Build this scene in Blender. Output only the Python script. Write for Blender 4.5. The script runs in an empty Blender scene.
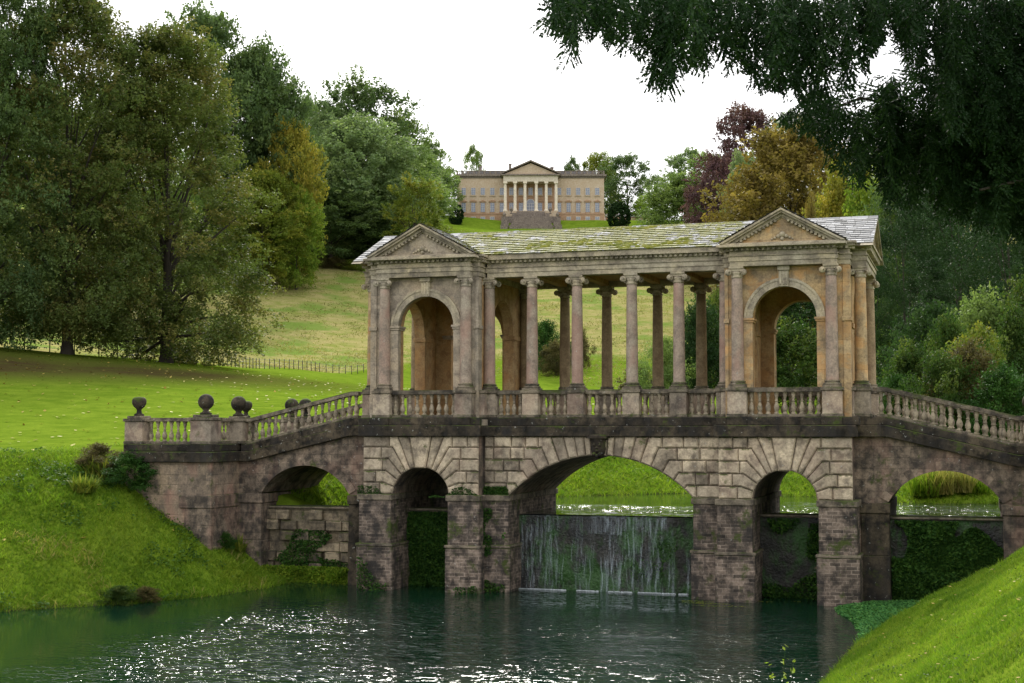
import bpy, math, random
import numpy as np
from math import sin, cos, pi, radians, sqrt, atan2

# ------------------------------------------------------------------ camera
CX, CY, CZ = 11.969, -47.84, 5.5976
YAW, PITCH, FPX = 0.304, 0.0595, 1457.35
scene = bpy.context.scene
cam = bpy.data.cameras.new('camera')
cam.lens = FPX * 36 / 1024
cam.sensor_width = 36
cam.clip_start = 0.1
cam.clip_end = 3000
cam_o = bpy.data.objects.new('camera', cam)
scene.collection.objects.link(cam_o)
cam_o.location = (CX, CY, CZ)
cam_o.rotation_euler = (pi / 2 + PITCH, 0, YAW)
scene.camera = cam_o

# ------------------------------------------------------------------ sky, sun, exposure
SUN_EL, SUN_AZ = radians(36), radians(-20)      # azimuth measured from +Y towards +X
world = bpy.data.worlds.new('World')
scene.world = world
world.use_nodes = True
wn = world.node_tree
wn.nodes.clear()
w_out = wn.nodes.new('ShaderNodeOutputWorld')
w_bg = wn.nodes.new('ShaderNodeBackground')
w_sky = wn.nodes.new('ShaderNodeTexSky')
w_sky.sky_type = 'NISHITA'
w_sky.sun_disc = False
w_sky.sun_elevation = SUN_EL
w_sky.sun_rotation = SUN_AZ
w_sky.dust_density = 4
# a bright layer of cloud lies over the blue
w_tc = wn.nodes.new('ShaderNodeTexCoord')
w_ns = wn.nodes.new('ShaderNodeTexNoise')
w_ns.inputs['Scale'].default_value = 2.2
w_ns.inputs['Detail'].default_value = 5
w_rp = wn.nodes.new('ShaderNodeValToRGB')
w_rp.color_ramp.elements[0].position = 0.3
w_rp.color_ramp.elements[0].color = (8.6, 8.75, 9.1, 1)
w_rp.color_ramp.elements[1].position = 0.7
w_rp.color_ramp.elements[1].color = (10.2, 10.2, 10.3, 1)
w_mx = wn.nodes.new('ShaderNodeMixRGB')
w_mx.inputs[0].default_value = 0.93
wn.links.new(w_tc.outputs['Generated'], w_ns.inputs['Vector'])
wn.links.new(w_ns.outputs['Fac'], w_rp.inputs['Fac'])
wn.links.new(w_sky.outputs[0], w_mx.inputs[1])
wn.links.new(w_rp.outputs[0], w_mx.inputs[2])
wn.links.new(w_mx.outputs[0], w_bg.inputs['Color'])
w_bg.inputs['Strength'].default_value = 0.1
wn.links.new(w_bg.outputs[0], w_out.inputs['Surface'])

sun = bpy.data.lights.new('sun', 'SUN')
sun.energy = 2.3
sun.angle = radians(9)
sun.color = (1.0, 0.95, 0.86)
sun_o = bpy.data.objects.new('sun', sun)
scene.collection.objects.link(sun_o)
sun_o.rotation_euler = (pi / 2 - SUN_EL, 0, pi - SUN_AZ)
sun_o.location = (0, 0, 60)

scene.view_settings.view_transform = 'Standard'
scene.view_settings.look = 'None'
scene.view_settings.exposure = 1.02
scene.view_settings.gamma = 1
scene.view_settings.use_curve_mapping = False
scene.render.engine = 'CYCLES'
scene.cycles.use_denoising = True
scene.cycles.max_bounces = 6
scene.cycles.diffuse_bounces = 3
scene.cycles.glossy_bounces = 3
scene.cycles.transparent_max_bounces = 12

COL = scene.collection
rng = np.random.default_rng(7)
random.seed(7)

# ------------------------------------------------------------------ frames
def uv2xy(u, v):
    c, s = cos(YAW), sin(YAW)
    return CX + u * c - v * s, CY + u * s + v * c

def xy2uv(X, Y):
    dx, dy = X - CX, Y - CY
    c, s = cos(YAW), sin(YAW)
    return dx * c + dy * s, -dx * s + dy * c

def place(px, py, v):
    """world point that lies v metres ahead and shows at this place of the photograph"""
    a = (px - 512) / FPX
    b = -(py - 341.5) / FPX
    yr = cos(PITCH) - b * sin(PITCH)
    zz = sin(PITCH) + b * cos(PITCH)
    k = v / yr
    x, y = uv2xy(a * k, v)
    return x, y, CZ + zz * k

# ------------------------------------------------------------------ object helpers
def tag(o, label=None, cat=None, group=None, kind=None):
    if label: o['label'] = label
    if cat: o['category'] = cat
    if group: o['group'] = group
    if kind: o['kind'] = kind
    return o

def empty(name, loc=(0, 0, 0), rz=0, parent=None):
    o = bpy.data.objects.new(name, None)
    o.empty_display_size = 0.3
    COL.objects.link(o)
    o.location = loc
    o.rotation_euler = (0, 0, rz)
    if parent: o.parent = parent
    return o

def link(name, me, mat=None, parent=None, loc=(0, 0, 0), rz=0):
    o = bpy.data.objects.new(name, me)
    COL.objects.link(o)
    if mat and not me.materials: me.materials.append(mat)
    elif mat and me.materials[0] != mat:
        o.material_slots[0].link = 'OBJECT'
        o.material_slots[0].material = mat
    o.location = loc
    o.rotation_euler = (0, 0, rz)
    if parent: o.parent = parent
    return o

def arr_mesh(name, V, F, tint=None, smooth=False):
    """mesh from numpy arrays, all faces of the same size"""
    me = bpy.data.meshes.new(name)
    V = np.asarray(V, dtype=np.float32)
    F = np.asarray(F, dtype=np.int32)
    me.vertices.add(len(V))
    me.vertices.foreach_set('co', V.ravel())
    n, k = F.shape
    me.loops.add(n * k)
    me.loops.foreach_set('vertex_index', F.ravel())
    me.polygons.add(n)
    me.polygons.foreach_set('loop_start', np.arange(n, dtype=np.int32) * k)
    me.polygons.foreach_set('loop_total', np.full(n, k, dtype=np.int32))
    if smooth: me.polygons.foreach_set('use_smooth', np.ones(n, dtype=bool))
    if tint is not None:
        at = me.attributes.new('tint', 'FLOAT', 'FACE')
        at.data.foreach_set('value', np.asarray(tint, dtype=np.float32))
    me.update(calc_edges=True)
    return me

class MB:
    def __init__(s): s.v = []; s.f = []; s.sm = []; s.t = []; s.cur = 0.5
    def add(s, vs, fs, smooth=False):
        b = len(s.v)
        s.v.extend(vs)
        for f in fs:
            s.f.append(tuple(b + i for i in f)); s.sm.append(smooth); s.t.append(s.cur)
        return s
    def box(s, x0, x1, y0, y1, z0, z1):
        return s.add([(x0,y0,z0),(x1,y0,z0),(x1,y1,z0),(x0,y1,z0),(x0,y0,z1),(x1,y0,z1),(x1,y1,z1),(x0,y1,z1)],
                     [(3,2,1,0),(4,5,6,7),(0,1,5,4),(1,2,6,5),(2,3,7,6),(3,0,4,7)])
    def prism(s, pts, a0, a1, axis='y'):
        """polygon pts in the plane across the axis, extruded from a0 to a1"""
        n = len(pts)
        def P(p, a):
            return (p[0], a, p[1]) if axis == 'y' else ((a, p[0], p[1]) if axis == 'x' else (p[0], p[1], a))
        vs = [P(p, a0) for p in pts] + [P(p, a1) for p in pts]
        fs = [tuple(range(n)), tuple(range(2*n-1, n-1, -1))]
        for i in range(n):
            j = (i + 1) % n
            fs.append((i, n + i, n + j, j))
        return s.add(vs, fs)
    def lathe(s, prof, cx=0, cy=0, z0=0, n=16, smooth=True):
        vs = []; fs = []
        for r, z in prof:
            for k in range(n):
                a = 2 * pi * k / n
                vs.append((cx + r * cos(a), cy + r * sin(a), z0 + z))
        m = len(prof)
        for i in range(m - 1):
            for k in range(n):
                k2 = (k + 1) % n
                fs.append((i*n+k, i*n+k2, (i+1)*n+k2, (i+1)*n+k))
        s.add(vs, fs, smooth)
        b = len(s.v) - len(vs)
        s.f.append(tuple(b + k for k in range(n-1, -1, -1))); s.sm.append(False); s.t.append(s.cur)
        s.f.append(tuple(b + (m-1)*n + k for k in range(n))); s.sm.append(False); s.t.append(s.cur)
        return s
    def tube(s, pts, rad, n=7):
        vs = []; fs = []
        P = [np.array(p, float) for p in pts]
        for i, p in enumerate(P):
            d = P[min(i+1, len(P)-1)] - P[max(i-1, 0)]
            d /= (np.linalg.norm(d) + 1e-9)
            a = np.cross(d, (0.3, 0.1, 1.0) if abs(d[2]) < .9 else (1, 0, 0)); a /= np.linalg.norm(a)
            b = np.cross(d, a)
            r = rad[i] if hasattr(rad, '__len__') else rad
            for k in range(n):
                t = 2 * pi * k / n
                q = p + r * (cos(t) * a + sin(t) * b)
                vs.append(tuple(q))
        for i in range(len(P) - 1):
            for k in range(n):
                k2 = (k + 1) % n
                fs.append((i*n+k, i*n+k2, (i+1)*n+k2, (i+1)*n+k))
        fs.append(tuple(range(n-1, -1, -1))); fs.append(tuple((len(P)-1)*n + k for k in range(n)))
        return s.add(vs, fs, True)
    def strip_wall(s, xs, bot, top, y0, y1):
        """solid between a lower and an upper profile; xs holds pairs (x left, x right)"""
        for (xa, xb) in xs:
            ba, bb, ta, tb = bot(xa, 1), bot(xb, -1), top(xa), top(xb)
            s.add([(xa,y0,ba),(xb,y0,bb),(xb,y0,tb),(xa,y0,ta),(xa,y1,ba),(xb,y1,bb),(xb,y1,tb),(xa,y1,ta)],
                  [(0,1,2,3),(5,4,7,6),(3,2,6,7),(4,5,1,0)])
        return s
    def quad(s, a, b, c, d): return s.add([a, b, c, d], [(0,1,2,3)])
    def mesh(s, name):
        me = bpy.data.meshes.new(name)
        me.from_pydata(s.v, [], s.f)
        me.polygons.foreach_set('use_smooth', s.sm)
        at = me.attributes.new('tint', 'FLOAT', 'FACE')
        at.data.foreach_set('value', s.t)
        me.update()
        return me
    def build(s, name, mat, parent=None, bevel=0, loc=(0,0,0), rz=0):
        o = link(name, s.mesh(name), mat, parent, loc, rz)
        if bevel:
            m = o.modifiers.new('bevel', 'BEVEL'); m.width = bevel; m.segments = 1
            m.limit_method = 'ANGLE'; m.angle_limit = radians(50)
        return o

# ------------------------------------------------------------------ material helpers
class NT:
    def __init__(s, name):
        s.m = bpy.data.materials.new(name); s.m.use_nodes = True
        s.t = s.m.node_tree; s.n = s.t.nodes; s.n.clear()
        s.out = s.n.new('ShaderNodeOutputMaterial')
        s.tc = s.n.new('ShaderNodeTexCoord'); s.obj = s.tc.outputs['Object']
        s.geo = s.n.new('ShaderNodeNewGeometry')
        s.pos = s.geo.outputs['Position']
    def put(s, i, v):
        if hasattr(v, 'is_linked') or isinstance(v, bpy.types.NodeSocket): s.t.links.new(v, i)
        elif isinstance(v, (tuple, list)) and len(v) == 3 and i.type == 'RGBA': i.default_value = (*v, 1)
        else: i.default_value = v
    def map(s, vec, scale=(1,1,1), loc=(0,0,0)):
        n = s.n.new('ShaderNodeMapping'); s.put(n.inputs[0], vec)
        n.inputs['Scale'].default_value = scale; n.inputs['Location'].default_value = loc
        return n.outputs[0]
    def noise(s, scale, detail=4, vec=None, rough=.55, dist=0):
        n = s.n.new('ShaderNodeTexNoise'); s.put(n.inputs['Vector'], vec or s.pos)
        n.inputs['Scale'].default_value = scale; n.inputs['Detail'].default_value = detail
        n.inputs['Roughness'].default_value = rough; n.inputs['Distortion'].default_value = dist
        return n.outputs['Fac']
    def voro(s, scale, vec=None, feature='F1', out='Distance'):
        n = s.n.new('ShaderNodeTexVoronoi'); s.put(n.inputs['Vector'], vec or s.pos)
        n.inputs['Scale'].default_value = scale; n.feature = feature
        return n.outputs[out]
    def ramp(s, fac, stops):
        n = s.n.new('ShaderNodeValToRGB'); s.put(n.inputs[0], fac)
        e = n.color_ramp.elements
        while len(e) < len(stops): e.new(0.5)
        for k, (p, c) in enumerate(stops):
            e[k].position = p; e[k].color = (c, c, c, 1) if not isinstance(c, (tuple, list)) else (*c[:3], 1)
        return n.outputs[0]
    def mix(s, fac, a, b, mode='MIX'):
        n = s.n.new('ShaderNodeMixRGB'); n.blend_type = mode
        s.put(n.inputs[0], fac); s.put(n.inputs[1], a); s.put(n.inputs[2], b)
        return n.outputs[0]
    def math(s, op, a, b=0.0, clamp=False):
        n = s.n.new('ShaderNodeMath'); n.operation = op; n.use_clamp = clamp
        s.put(n.inputs[0], a); s.put(n.inputs[1], b)
        return n.outputs[0]
    def xyz(s, vec):
        n = s.n.new('ShaderNodeSeparateXYZ'); s.put(n.inputs[0], vec); return n.outputs
    def comb(s, x, y, z):
        n = s.n.new('ShaderNodeCombineXYZ')
        for i, v in enumerate((x, y, z)): s.put(n.inputs[i], v)
        return n.outputs[0]
    def attr(s, name, out='Fac'):
        n = s.n.new('ShaderNodeAttribute'); n.attribute_name = name; return n.outputs[out]
    def bump(s, h, strength=.4, dist=.05, normal=None):
        n = s.n.new('ShaderNodeBump'); s.put(n.inputs['Height'], h)
        n.inputs['Strength'].default_value = strength; n.inputs['Distance'].default_value = dist
        if normal: s.put(n.inputs['Normal'], normal)
        return n.outputs[0]
    def bsdf(s, color, rough=.85, normal=None, spec=.3, **kw):
        n = s.n.new('ShaderNodeBsdfPrincipled')
        s.put(n.inputs['Base Color'], color); s.put(n.inputs['Roughness'], rough)
        n.inputs['Specular IOR Level'].default_value = spec
        if normal: s.put(n.inputs['Normal'], normal)
        for k, v in kw.items(): s.put(n.inputs[k], v)
        s.t.links.new(n.outputs[0], s.out.inputs[0])
        return n

def stone(name, c1, c2, c3, soot=.35, soot_col=(.035,.032,.03), moss=0.0, pink=0.0, orange=0.0, brick=0, lichen=.1, bumpd=.02):
    """weathered limestone: three stone tones, rain streaks of soot, lichen and moss"""
    s = NT(name)
    x, y, z = s.xyz(s.pos)
    big = s.noise(.55, 3); mid = s.noise(2.6, 6, rough=.65); fine = s.noise(16, 6, rough=.7)
    c = s.mix(s.ramp(big, [(.35, 0), (.65, 1)]), c1, c2)
    c = s.mix(s.ramp(mid, [(.42, 0), (.62, 1)]), c, c3)
    c = s.mix(.7, c, s.mix(s.ramp(fine, [(.36, 0), (.64, 1)]), (.68,.67,.66), (1.28,1.27,1.25)), 'MULTIPLY')
    c = s.mix(.85, c, s.mix(s.attr('tint'), (.55,.54,.54), (1.4,1.37,1.32)), 'MULTIPLY')
    hgt = s.math('MULTIPLY', fine, .6)
    if pink:
        c = s.mix(s.ramp(s.noise(1.1, 3, vec=s.map(s.pos, (1,1,.6), (5,3,1))), [(.5, 0), (.62, pink)]), c, (.34,.19,.145))
    if orange:
        c = s.mix(s.ramp(s.noise(1.5, 4, vec=s.map(s.pos, (1,1,1.2), (2,9,4)), rough=.65), [(.48, 0), (.6, orange)]), c, (.50,.27,.10))
    if brick:
        b = s.n.new('ShaderNodeTexBrick')
        s.put(b.inputs['Vector'], s.comb(s.math('ADD', s.math('ADD', x, y), s.math('MULTIPLY', mid, .03)), s.math('ADD', z, s.math('MULTIPLY', mid, .05)), 0.0))
        b.inputs['Scale'].default_value = 1
        b.inputs['Brick Width'].default_value = .34 if brick == 1 else (.75 if brick == 2 else .95)
        b.inputs['Row Height'].default_value = .115 if brick == 1 else (.36 if brick == 2 else .47)
        b.inputs['Mortar Size'].default_value = .012 if brick < 3 else .007
        b.inputs['Mortar Smooth'].default_value = .4
        b.inputs['Color1'].default_value = (.35,.34,.34,1); b.inputs['Color2'].default_value = (1.45,1.35,1.28,1)
        b.inputs['Mortar'].default_value = (1.7,1.65,1.6,1) if brick == 1 else (.35,.35,.35,1)
        c = s.mix({1: .8, 2: .45, 3: .3}[brick], c, b.outputs['Color'], 'MULTIPLY')
        hgt = s.math('SUBTRACT', hgt, s.math('MULTIPLY', b.outputs['Fac'], .9))
    streak = s.noise(1.0, 5, vec=s.map(s.pos, (2.6, 2.6, .35)), rough=.6)
    sm = s.math('ADD', s.math('MULTIPLY', streak, .6), s.math('MULTIPLY', mid, .4))
    if soot: c = s.mix(s.ramp(sm, [(.60 - .25 * soot, 0), (.76 - .2 * soot, min(1, .35 + soot))]), c, soot_col)
    if lichen:
        c = s.mix(s.ramp(s.noise(7, 3, rough=.7), [(.66, 0), (.72, lichen * 4)]), c, (.42,.42,.38))
    if moss:
        up = s.xyz(s.geo.outputs['Normal'])[2]
        mm = s.math('ADD', s.noise(1.7, 5, rough=.7), s.math('MULTIPLY', up, .18))
        c = s.mix(s.ramp(mm, [(.62 - .2 * moss, 0), (.72 - .2 * moss, .9)]), c, s.mix(s.noise(9, 3), (.025,.04,.01), (.075,.095,.02)))
    s.bsdf(c, .9, s.bump(s.math('ADD', hgt, s.math('MULTIPLY', mid, .5)), .6, bumpd), .15)
    return s.m

M = {}
M['ashlar'] = stone('rusticated_stone', (.33,.28,.215), (.46,.385,.28), (.20,.165,.125), .30, moss=.06, pink=.12, lichen=.16)
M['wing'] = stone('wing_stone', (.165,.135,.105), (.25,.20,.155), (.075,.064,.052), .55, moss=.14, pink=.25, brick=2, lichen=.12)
M['landing'] = stone('landing_stone', (.25,.20,.155), (.33,.26,.18), (.15,.125,.10), .28, moss=.08, pink=.5, brick=2, lichen=.12)
M['warmcol'] = stone('sheltered_column_stone', (.27,.205,.125), (.32,.25,.155), (.20,.145,.09), .08, lichen=0, pink=.06)
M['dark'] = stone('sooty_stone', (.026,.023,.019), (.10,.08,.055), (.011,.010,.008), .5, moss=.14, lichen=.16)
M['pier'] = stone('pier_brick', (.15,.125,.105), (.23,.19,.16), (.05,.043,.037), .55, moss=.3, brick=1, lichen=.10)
M['upper'] = stone('loggia_stone', (.36,.32,.265), (.42,.345,.245), (.235,.205,.165), .18, lichen=.06, pink=.06, brick=3)
M['upper2'] = stone('loggia_stone_tan', (.39,.30,.18), (.46,.335,.18), (.26,.20,.13), .14, lichen=.04, pink=.06, orange=.55, brick=3)
M['warm'] = stone('sheltered_stone', (.38,.25,.125), (.46,.33,.18), (.28,.17,.085), .04, lichen=0, pink=.05, orange=.4)
M['column'] = stone('column_stone', (.34,.295,.235), (.34,.245,.195), (.23,.185,.15), .14, pink=.5, lichen=.14)
M['entab'] = stone('entablature_stone', (.38,.34,.265), (.44,.37,.25), (.22,.19,.15), .19, lichen=.06)
M['baluster'] = stone('baluster_stone', (.30,.255,.195), (.36,.30,.21), (.15,.125,.095), .24, moss=.12, lichen=.14)
M['rail'] = stone('rail_stone', (.15,.13,.10), (.23,.19,.14), (.06,.052,.042), .35, moss=.22, lichen=.18)
M['pedestal'] = stone('pedestal_stone', (.30,.255,.205), (.36,.30,.22), (.17,.14,.115), .22, moss=.05, pink=.2, lichen=.12)
M['dam'] = stone('dam_stone', (.20,.17,.12), (.28,.23,.16), (.10,.085,.065), .3, moss=.15, brick=2)

# ------------------------------------------------------------------ terrain
def seg_dist(X, Y, poly):
    """signed distance to a polygon, negative inside"""
    P = np.array(poly, float)
    d = np.full(X.shape, 1e9); inside = np.zeros(X.shape, bool)
    for i in range(len(P)):
        a, b = P[i], P[(i+1) % len(P)]
        e = b - a
        t = np.clip(((X-a[0])*e[0] + (Y-a[1])*e[1]) / (e @ e), 0, 1)
        d = np.minimum(d, np.hypot(X-a[0]-t*e[0], Y-a[1]-t*e[1]))
        cond = ((a[1] > Y) != (b[1] > Y)) & (X < (b[0]-a[0])*(Y-a[1])/((b[1]-a[1]) + 1e-12) + a[0])
        inside ^= cond
    return np.where(inside, -d, d)

LAKE = [(-60,-60),(-34,-26),(-24,-16.5),(-19,-12),(-16.4,-9.7),(-15.2,-8.3),(-13.7,-6.7),(-12.9,-5.2),(-12.1,-3.9),(-11.6,-1.2),(-11.8,1.8),
        (11.6,1.8),(10.6,-1.5),(9.3,-6),(9.0,-8),(8.7,-15),(8.3,-24),(6.5,-40),(2,-70),(-30,-120)]
POND = [(-11.7,1.9),(-11.2,5),(-9.5,9),(-5.5,13.7),(-3.1,16.5),(-.3,19.3),(2.5,18.2),(5.4,17.2),(7.5,14.6),(9.2,13),(11.2,12.6),(13.2,13.4),(14.6,10),(13.8,1.9)]
POND_Z = 2.6
ZV = np.array([-300, 0, 40, 55, 66, 75, 90, 110, 150, 200, 230, 260, 300, 340, 380, 396, 418, 424, 434, 440, 500, 900, 2200])
ZZ = np.array([4.0, 4.0, 4.4, 4.7, 5.4, 6.0, 7.0, 7.9, 9.3, 11.1, 15.8, 23.2, 34, 45, 55.5, 59, 62.7, 63.9, 67.9, 68.4, 69, 72, 72.0])
def wob(X, Y, s, seed):
    a = np.zeros(np.shape(X)); r = np.random.default_rng(seed)
    for k in range(7):
        th = r.uniform(0, 2*pi); f = s * (1 + .6 * k); p = r.uniform(0, 6.28)
        a = a + np.sin((X*cos(th) + Y*sin(th)) * f + p + 1.3*np.sin((X*sin(th) - Y*cos(th)) * f * .7)) / (1 + .6*k)
    return a / 2.5
def ground(X, Y):
    X = np.asarray(X, float); Y = np.asarray(Y, float)
    u, v = xy2uv(X, Y)
    z = np.interp(v, ZV, ZZ)
    sm = np.clip((v - 62) / 50, 0, 1)
    z = z + sm * .10 * np.clip(-u - 4, 0, 60) + np.clip((v-110)/200, 0, 1) * .16 * np.clip(np.abs(u + 8) - 14 - .12*v, 0, 200)
    z = z + np.clip((v - 60)/60, 0, 1) * .35 * wob(X, Y, .07, 3) * np.clip((400 - v)/60, 0, 1)
    z = np.where((v < 60) & (X > 12), z + .0 * X, z)
    dl = seg_dist(X, Y, LAKE); dp = seg_dist(X, Y, POND)
    rough = .10 * wob(X, Y, 1.6, 5) + .12 * wob(X, Y, .7, 6)
    left = X < -2
    kl = np.where(left, .62, .58)
    bank = -.05 + kl * dl + np.clip(dl, 0, 1) * rough * 1.6
    bank = np.where(dl < 0, -.1 + np.clip(dl, -2, 0) * .6, bank)
    pb = POND_Z - .06 + .42 * dp + np.clip(dp, 0, 1) * rough
    pb = np.where(dp < 0, POND_Z - .15 + np.clip(dp, -1.5, 0) * .6, pb)
    def smin(a, b, k):
        h = np.clip(.5 + .5 * (b - a) / k, 0, 1)
        return b * (1 - h) + a * h - k * h * (1 - h)
    z1 = np.where(dl < 0, bank, smin(z, bank, .7))
    z2 = np.where(dp < 0, pb, smin(z, pb, .7))
    return np.where(Y < 1.9, z1, z2)

def axis(dense0, dense1, step, lo, hi, grow):
    a = list(np.arange(dense0, dense1, step))
    s = step; x = a[0]
    left = []
    while x > lo:
        s = min(s*grow, 3.5) if abs(x) < 470 else s*1.15
        x -= s; left.append(x)
    s = step; x = a[-1]
    while x < hi:
        s = min(s*grow, 3.5) if abs(x) < 470 else s*1.15
        x += s; a.append(x)
    return np.array(left[::-1] + a)
gx = axis(-24, 18, .3, -1500, 1100, 1.06)
gy = axis(-22, 24, .3, -500, 2000, 1.06)
GX, GY = np.meshgrid(gx, gy)
GZ = ground(GX, GY)
ny, nx = GX.shape
idx = np.arange(nx * ny).reshape(ny, nx)
F = np.stack([idx[:-1,:-1], idx[:-1,1:], idx[1:,1:], idx[1:,:-1]], -1).reshape(-1, 4)
gme = arr_mesh('ground', np.stack([GX, GY, GZ], -1).reshape(-1, 3), F, smooth=True)
# what grows where: r = dry hill meadow, g = leaf litter with the trees' shade painted in, b = bare earth and mud at the waterline
gu, gv = xy2uv(GX, GY)
gpx = 512 + FPX * gu / np.maximum(gv, 1)
fence_v = np.interp(gpx, [-200, 0, 100, 205, 260, 320, 370, 480], [118, 122, 125, 135, 165, 190, 205, 222])
dry = np.clip((gv - fence_v) / np.where(gpx < 400, 6, 22), 0, 1) * np.clip((380 - gv) / 30, 0, 1)
litter_shade = np.zeros(GX.shape)
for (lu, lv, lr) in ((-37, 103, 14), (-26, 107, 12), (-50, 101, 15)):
    litter_shade = np.maximum(litter_shade, np.clip(1.25 - np.hypot((gu - lu) / 1.3, gv - lv) / lr, 0, 1))
dlk = seg_dist(GX, GY, LAKE); dpn = seg_dist(GX, GY, POND)
mud = np.clip(1 - np.where(GY < 1.9, dlk, dpn) / .5, 0, 1)
ca = gme.color_attributes.new('cover', 'FLOAT_COLOR', 'POINT')
cols = np.stack([dry, litter_shade, mud, np.ones_like(dry)], -1).astype(np.float32)
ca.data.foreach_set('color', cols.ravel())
s = NT('ground_cover')
cov = s.n.new('ShaderNodeVertexColor'); cov.layer_name = 'cover'
sp = s.n.new('ShaderNodeSeparateColor'); s.put(sp.inputs[0], cov.outputs[0])
n1 = s.noise(.09, 5, rough=.6); n2 = s.noise(.7, 6, rough=.65); n3 = s.noise(6, 5, rough=.7); n4 = s.noise(.28, 6, vec=s.map(s.pos, (1, 1, 3)), rough=.7, dist=.4)
lawn = s.mix(s.ramp(n2, [(.35, 0), (.65, 1)]), (.085,.14,.010), (.14,.20,.018))
lawn = s.mix(s.ramp(n3, [(.3, .35), (.6, 0)]), lawn, (.05,.095,.012))
dryc = s.mix(s.ramp(n4, [(.38, 0), (.58, 1)]), (.19,.21,.05), (.31,.265,.11))
dryc = s.mix(s.ramp(n3, [(.35, .5), (.6, 0)]), dryc, (.10,.12,.03))
dryc = s.mix(s.ramp(n1, [(.50, 0), (.60, .8)]), dryc, (.11,.18,.03))
dfac = s.math('ADD', sp.outputs[0], s.math('MULTIPLY', s.math('SUBTRACT', n2, .5), .8))
c = s.mix(s.ramp(s.math('MULTIPLY', dfac, sp.outputs[0]), [(.2, 0), (.55, 1)]), lawn, dryc)
litter_shade_col = s.mix(n3, (.028,.022,.010), (.065,.045,.02))  # litter brown, darkened to carry the shade of the lawn trees
c = s.mix(s.math('MULTIPLY', sp.outputs[1], s.ramp(n2, [(.3, .75), (.6, 1)])), c, litter_shade_col)
c = s.mix(s.ramp(sp.outputs[2], [(.3, 0), (.9, 1)]), c, (.035,.032,.02))
s.bsdf(c, .95, s.bump(s.math('ADD', n3, s.math('MULTIPLY', n2, 1.5)), .5, .12), 0.0)
M['ground'] = s.m
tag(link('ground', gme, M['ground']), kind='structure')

# ------------------------------------------------------------------ water
def water_mat(name, deep, sc, st, mask=None, clear=False):
    s = NT(name)
    v = s.map(s.pos, (1, 1, 1))
    a = s.noise(sc, 4, vec=s.map(v, (.8, 1.5, 1)), rough=.55, dist=.3)
    b = s.noise(sc * 3.1, 3, vec=s.map(v, (1, 1.4, 1)), rough=.6)
    h = s.math('ADD', a, s.math('MULTIPLY', b, .35))
    if mask:
        m = None
        x, y, z = s.xyz(s.pos)
        for (mx, my, rx, ry, am) in mask:
            dx = s.math('DIVIDE', s.math('SUBTRACT', x, mx), rx); dy = s.math('DIVIDE', s.math('SUBTRACT', y, my), ry)
            g = s.math('MULTIPLY', s.math('POWER', 2.718, s.math('MULTIPLY', s.math('ADD', s.math('MULTIPLY', dx, dx), s.math('MULTIPLY', dy, dy)), -1)), am)
            m = g if m is None else s.math('MAXIMUM', m, g)
        gust = s.ramp(s.noise(.55, 4, vec=s.map(v, (.45, 1.3, 1)), rough=.6), [(.40, 0), (.62, 1)])
        m = s.math('MULTIPLY', m, s.math('ADD', s.math('MULTIPLY', gust, .85), .15))
        crest = s.ramp(s.noise(sc*1.35, 2, vec=s.map(v, (.7, 1.15, 1), (3, 7, 0)), rough=.5), [(.475, 0), (.57, 1)])
        h = s.math('ADD', s.math('MULTIPLY', h, s.math('ADD', s.math('MULTIPLY', m, .16), .012)), s.math('MULTIPLY', crest, s.math('MULTIPLY', m, 1.05)))
    s.bsdf(deep, .02, s.bump(h, 1.0, st), .5, IOR=1.33)
    return s.m
RIPPLE = [(-2.2, -12.5, 4.2, 7.5, 1.0), (3.4, -7.5, 2.6, 3.0, 3.2), (4.5, -14, 3, 7, .45)]
M['lake'] = water_mat('lake_water', (.003,.017,.009), 3.0, .22, RIPPLE)
M['pond'] = water_mat('pond_water', (.02,.035,.012), 1.6, .30, [(0, 5.0, 30, 1.9, 1.0), (12, 6, 5, 6, .6)])
def sheet(name, x0, x1, y0, y1, z, mat):
    mb = MB(); mb.quad((x0,y0,z),(x1,y0,z),(x1,y1,z),(x0,y1,z))
    return tag(mb.build(name, mat), kind='structure')
sheet('lake_water', -70, 30, -125, 1.32, 0, M['lake'])
sheet('pond_water', -20, 20, 1.36, 26, POND_Z, M['pond'])
# ------------------------------------------------------------------ the bridge
def BX(mb, xa, xb, ya, yb, za, zb):
    mb.box(min(xa,xb), max(xa,xb), min(ya,yb), max(ya,yb), min(za,zb), max(za,zb))
YM = 3.13                       # the bridge is the same on both sides of this line
def off(x):                     # how far the ramps have come down
    return min(max(abs(x) - 9.4, 0), 4.0) * .235
bridge = empty('stone_bridge', (0, 0, 0))
tag(bridge, 'ornate pale stone bridge with columned loggia, arches and balustrades over the water', 'bridge')

def pairs(a, b, opens, n=14):
    """x intervals covering a..b with cuts at the arch openings"""
    out = []; x = a
    for (xc, hw) in opens:
        if xc - hw > x: out.append((x, xc - hw))
        for k in range(n * 2):
            out.append((xc - hw + hw * k / n, xc - hw + hw * (k + 1) / n))
        x = xc + hw
    if x < b: out.append((x, b))
    return out
def arch_profile(opens, base):
    def f(x, side):
        for (xc, hw, zc, R) in opens:
            if xc - hw - 1e-6 <= x <= xc + hw + 1e-6:
                if abs(x - (xc - hw)) < 1e-6 and side < 0: continue
                if abs(x - (xc + hw)) < 1e-6 and side > 0: continue
                return zc + sqrt(max(R*R - (x-xc)**2, 0))
        return base(x) if callable(base) else base
    return f

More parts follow.
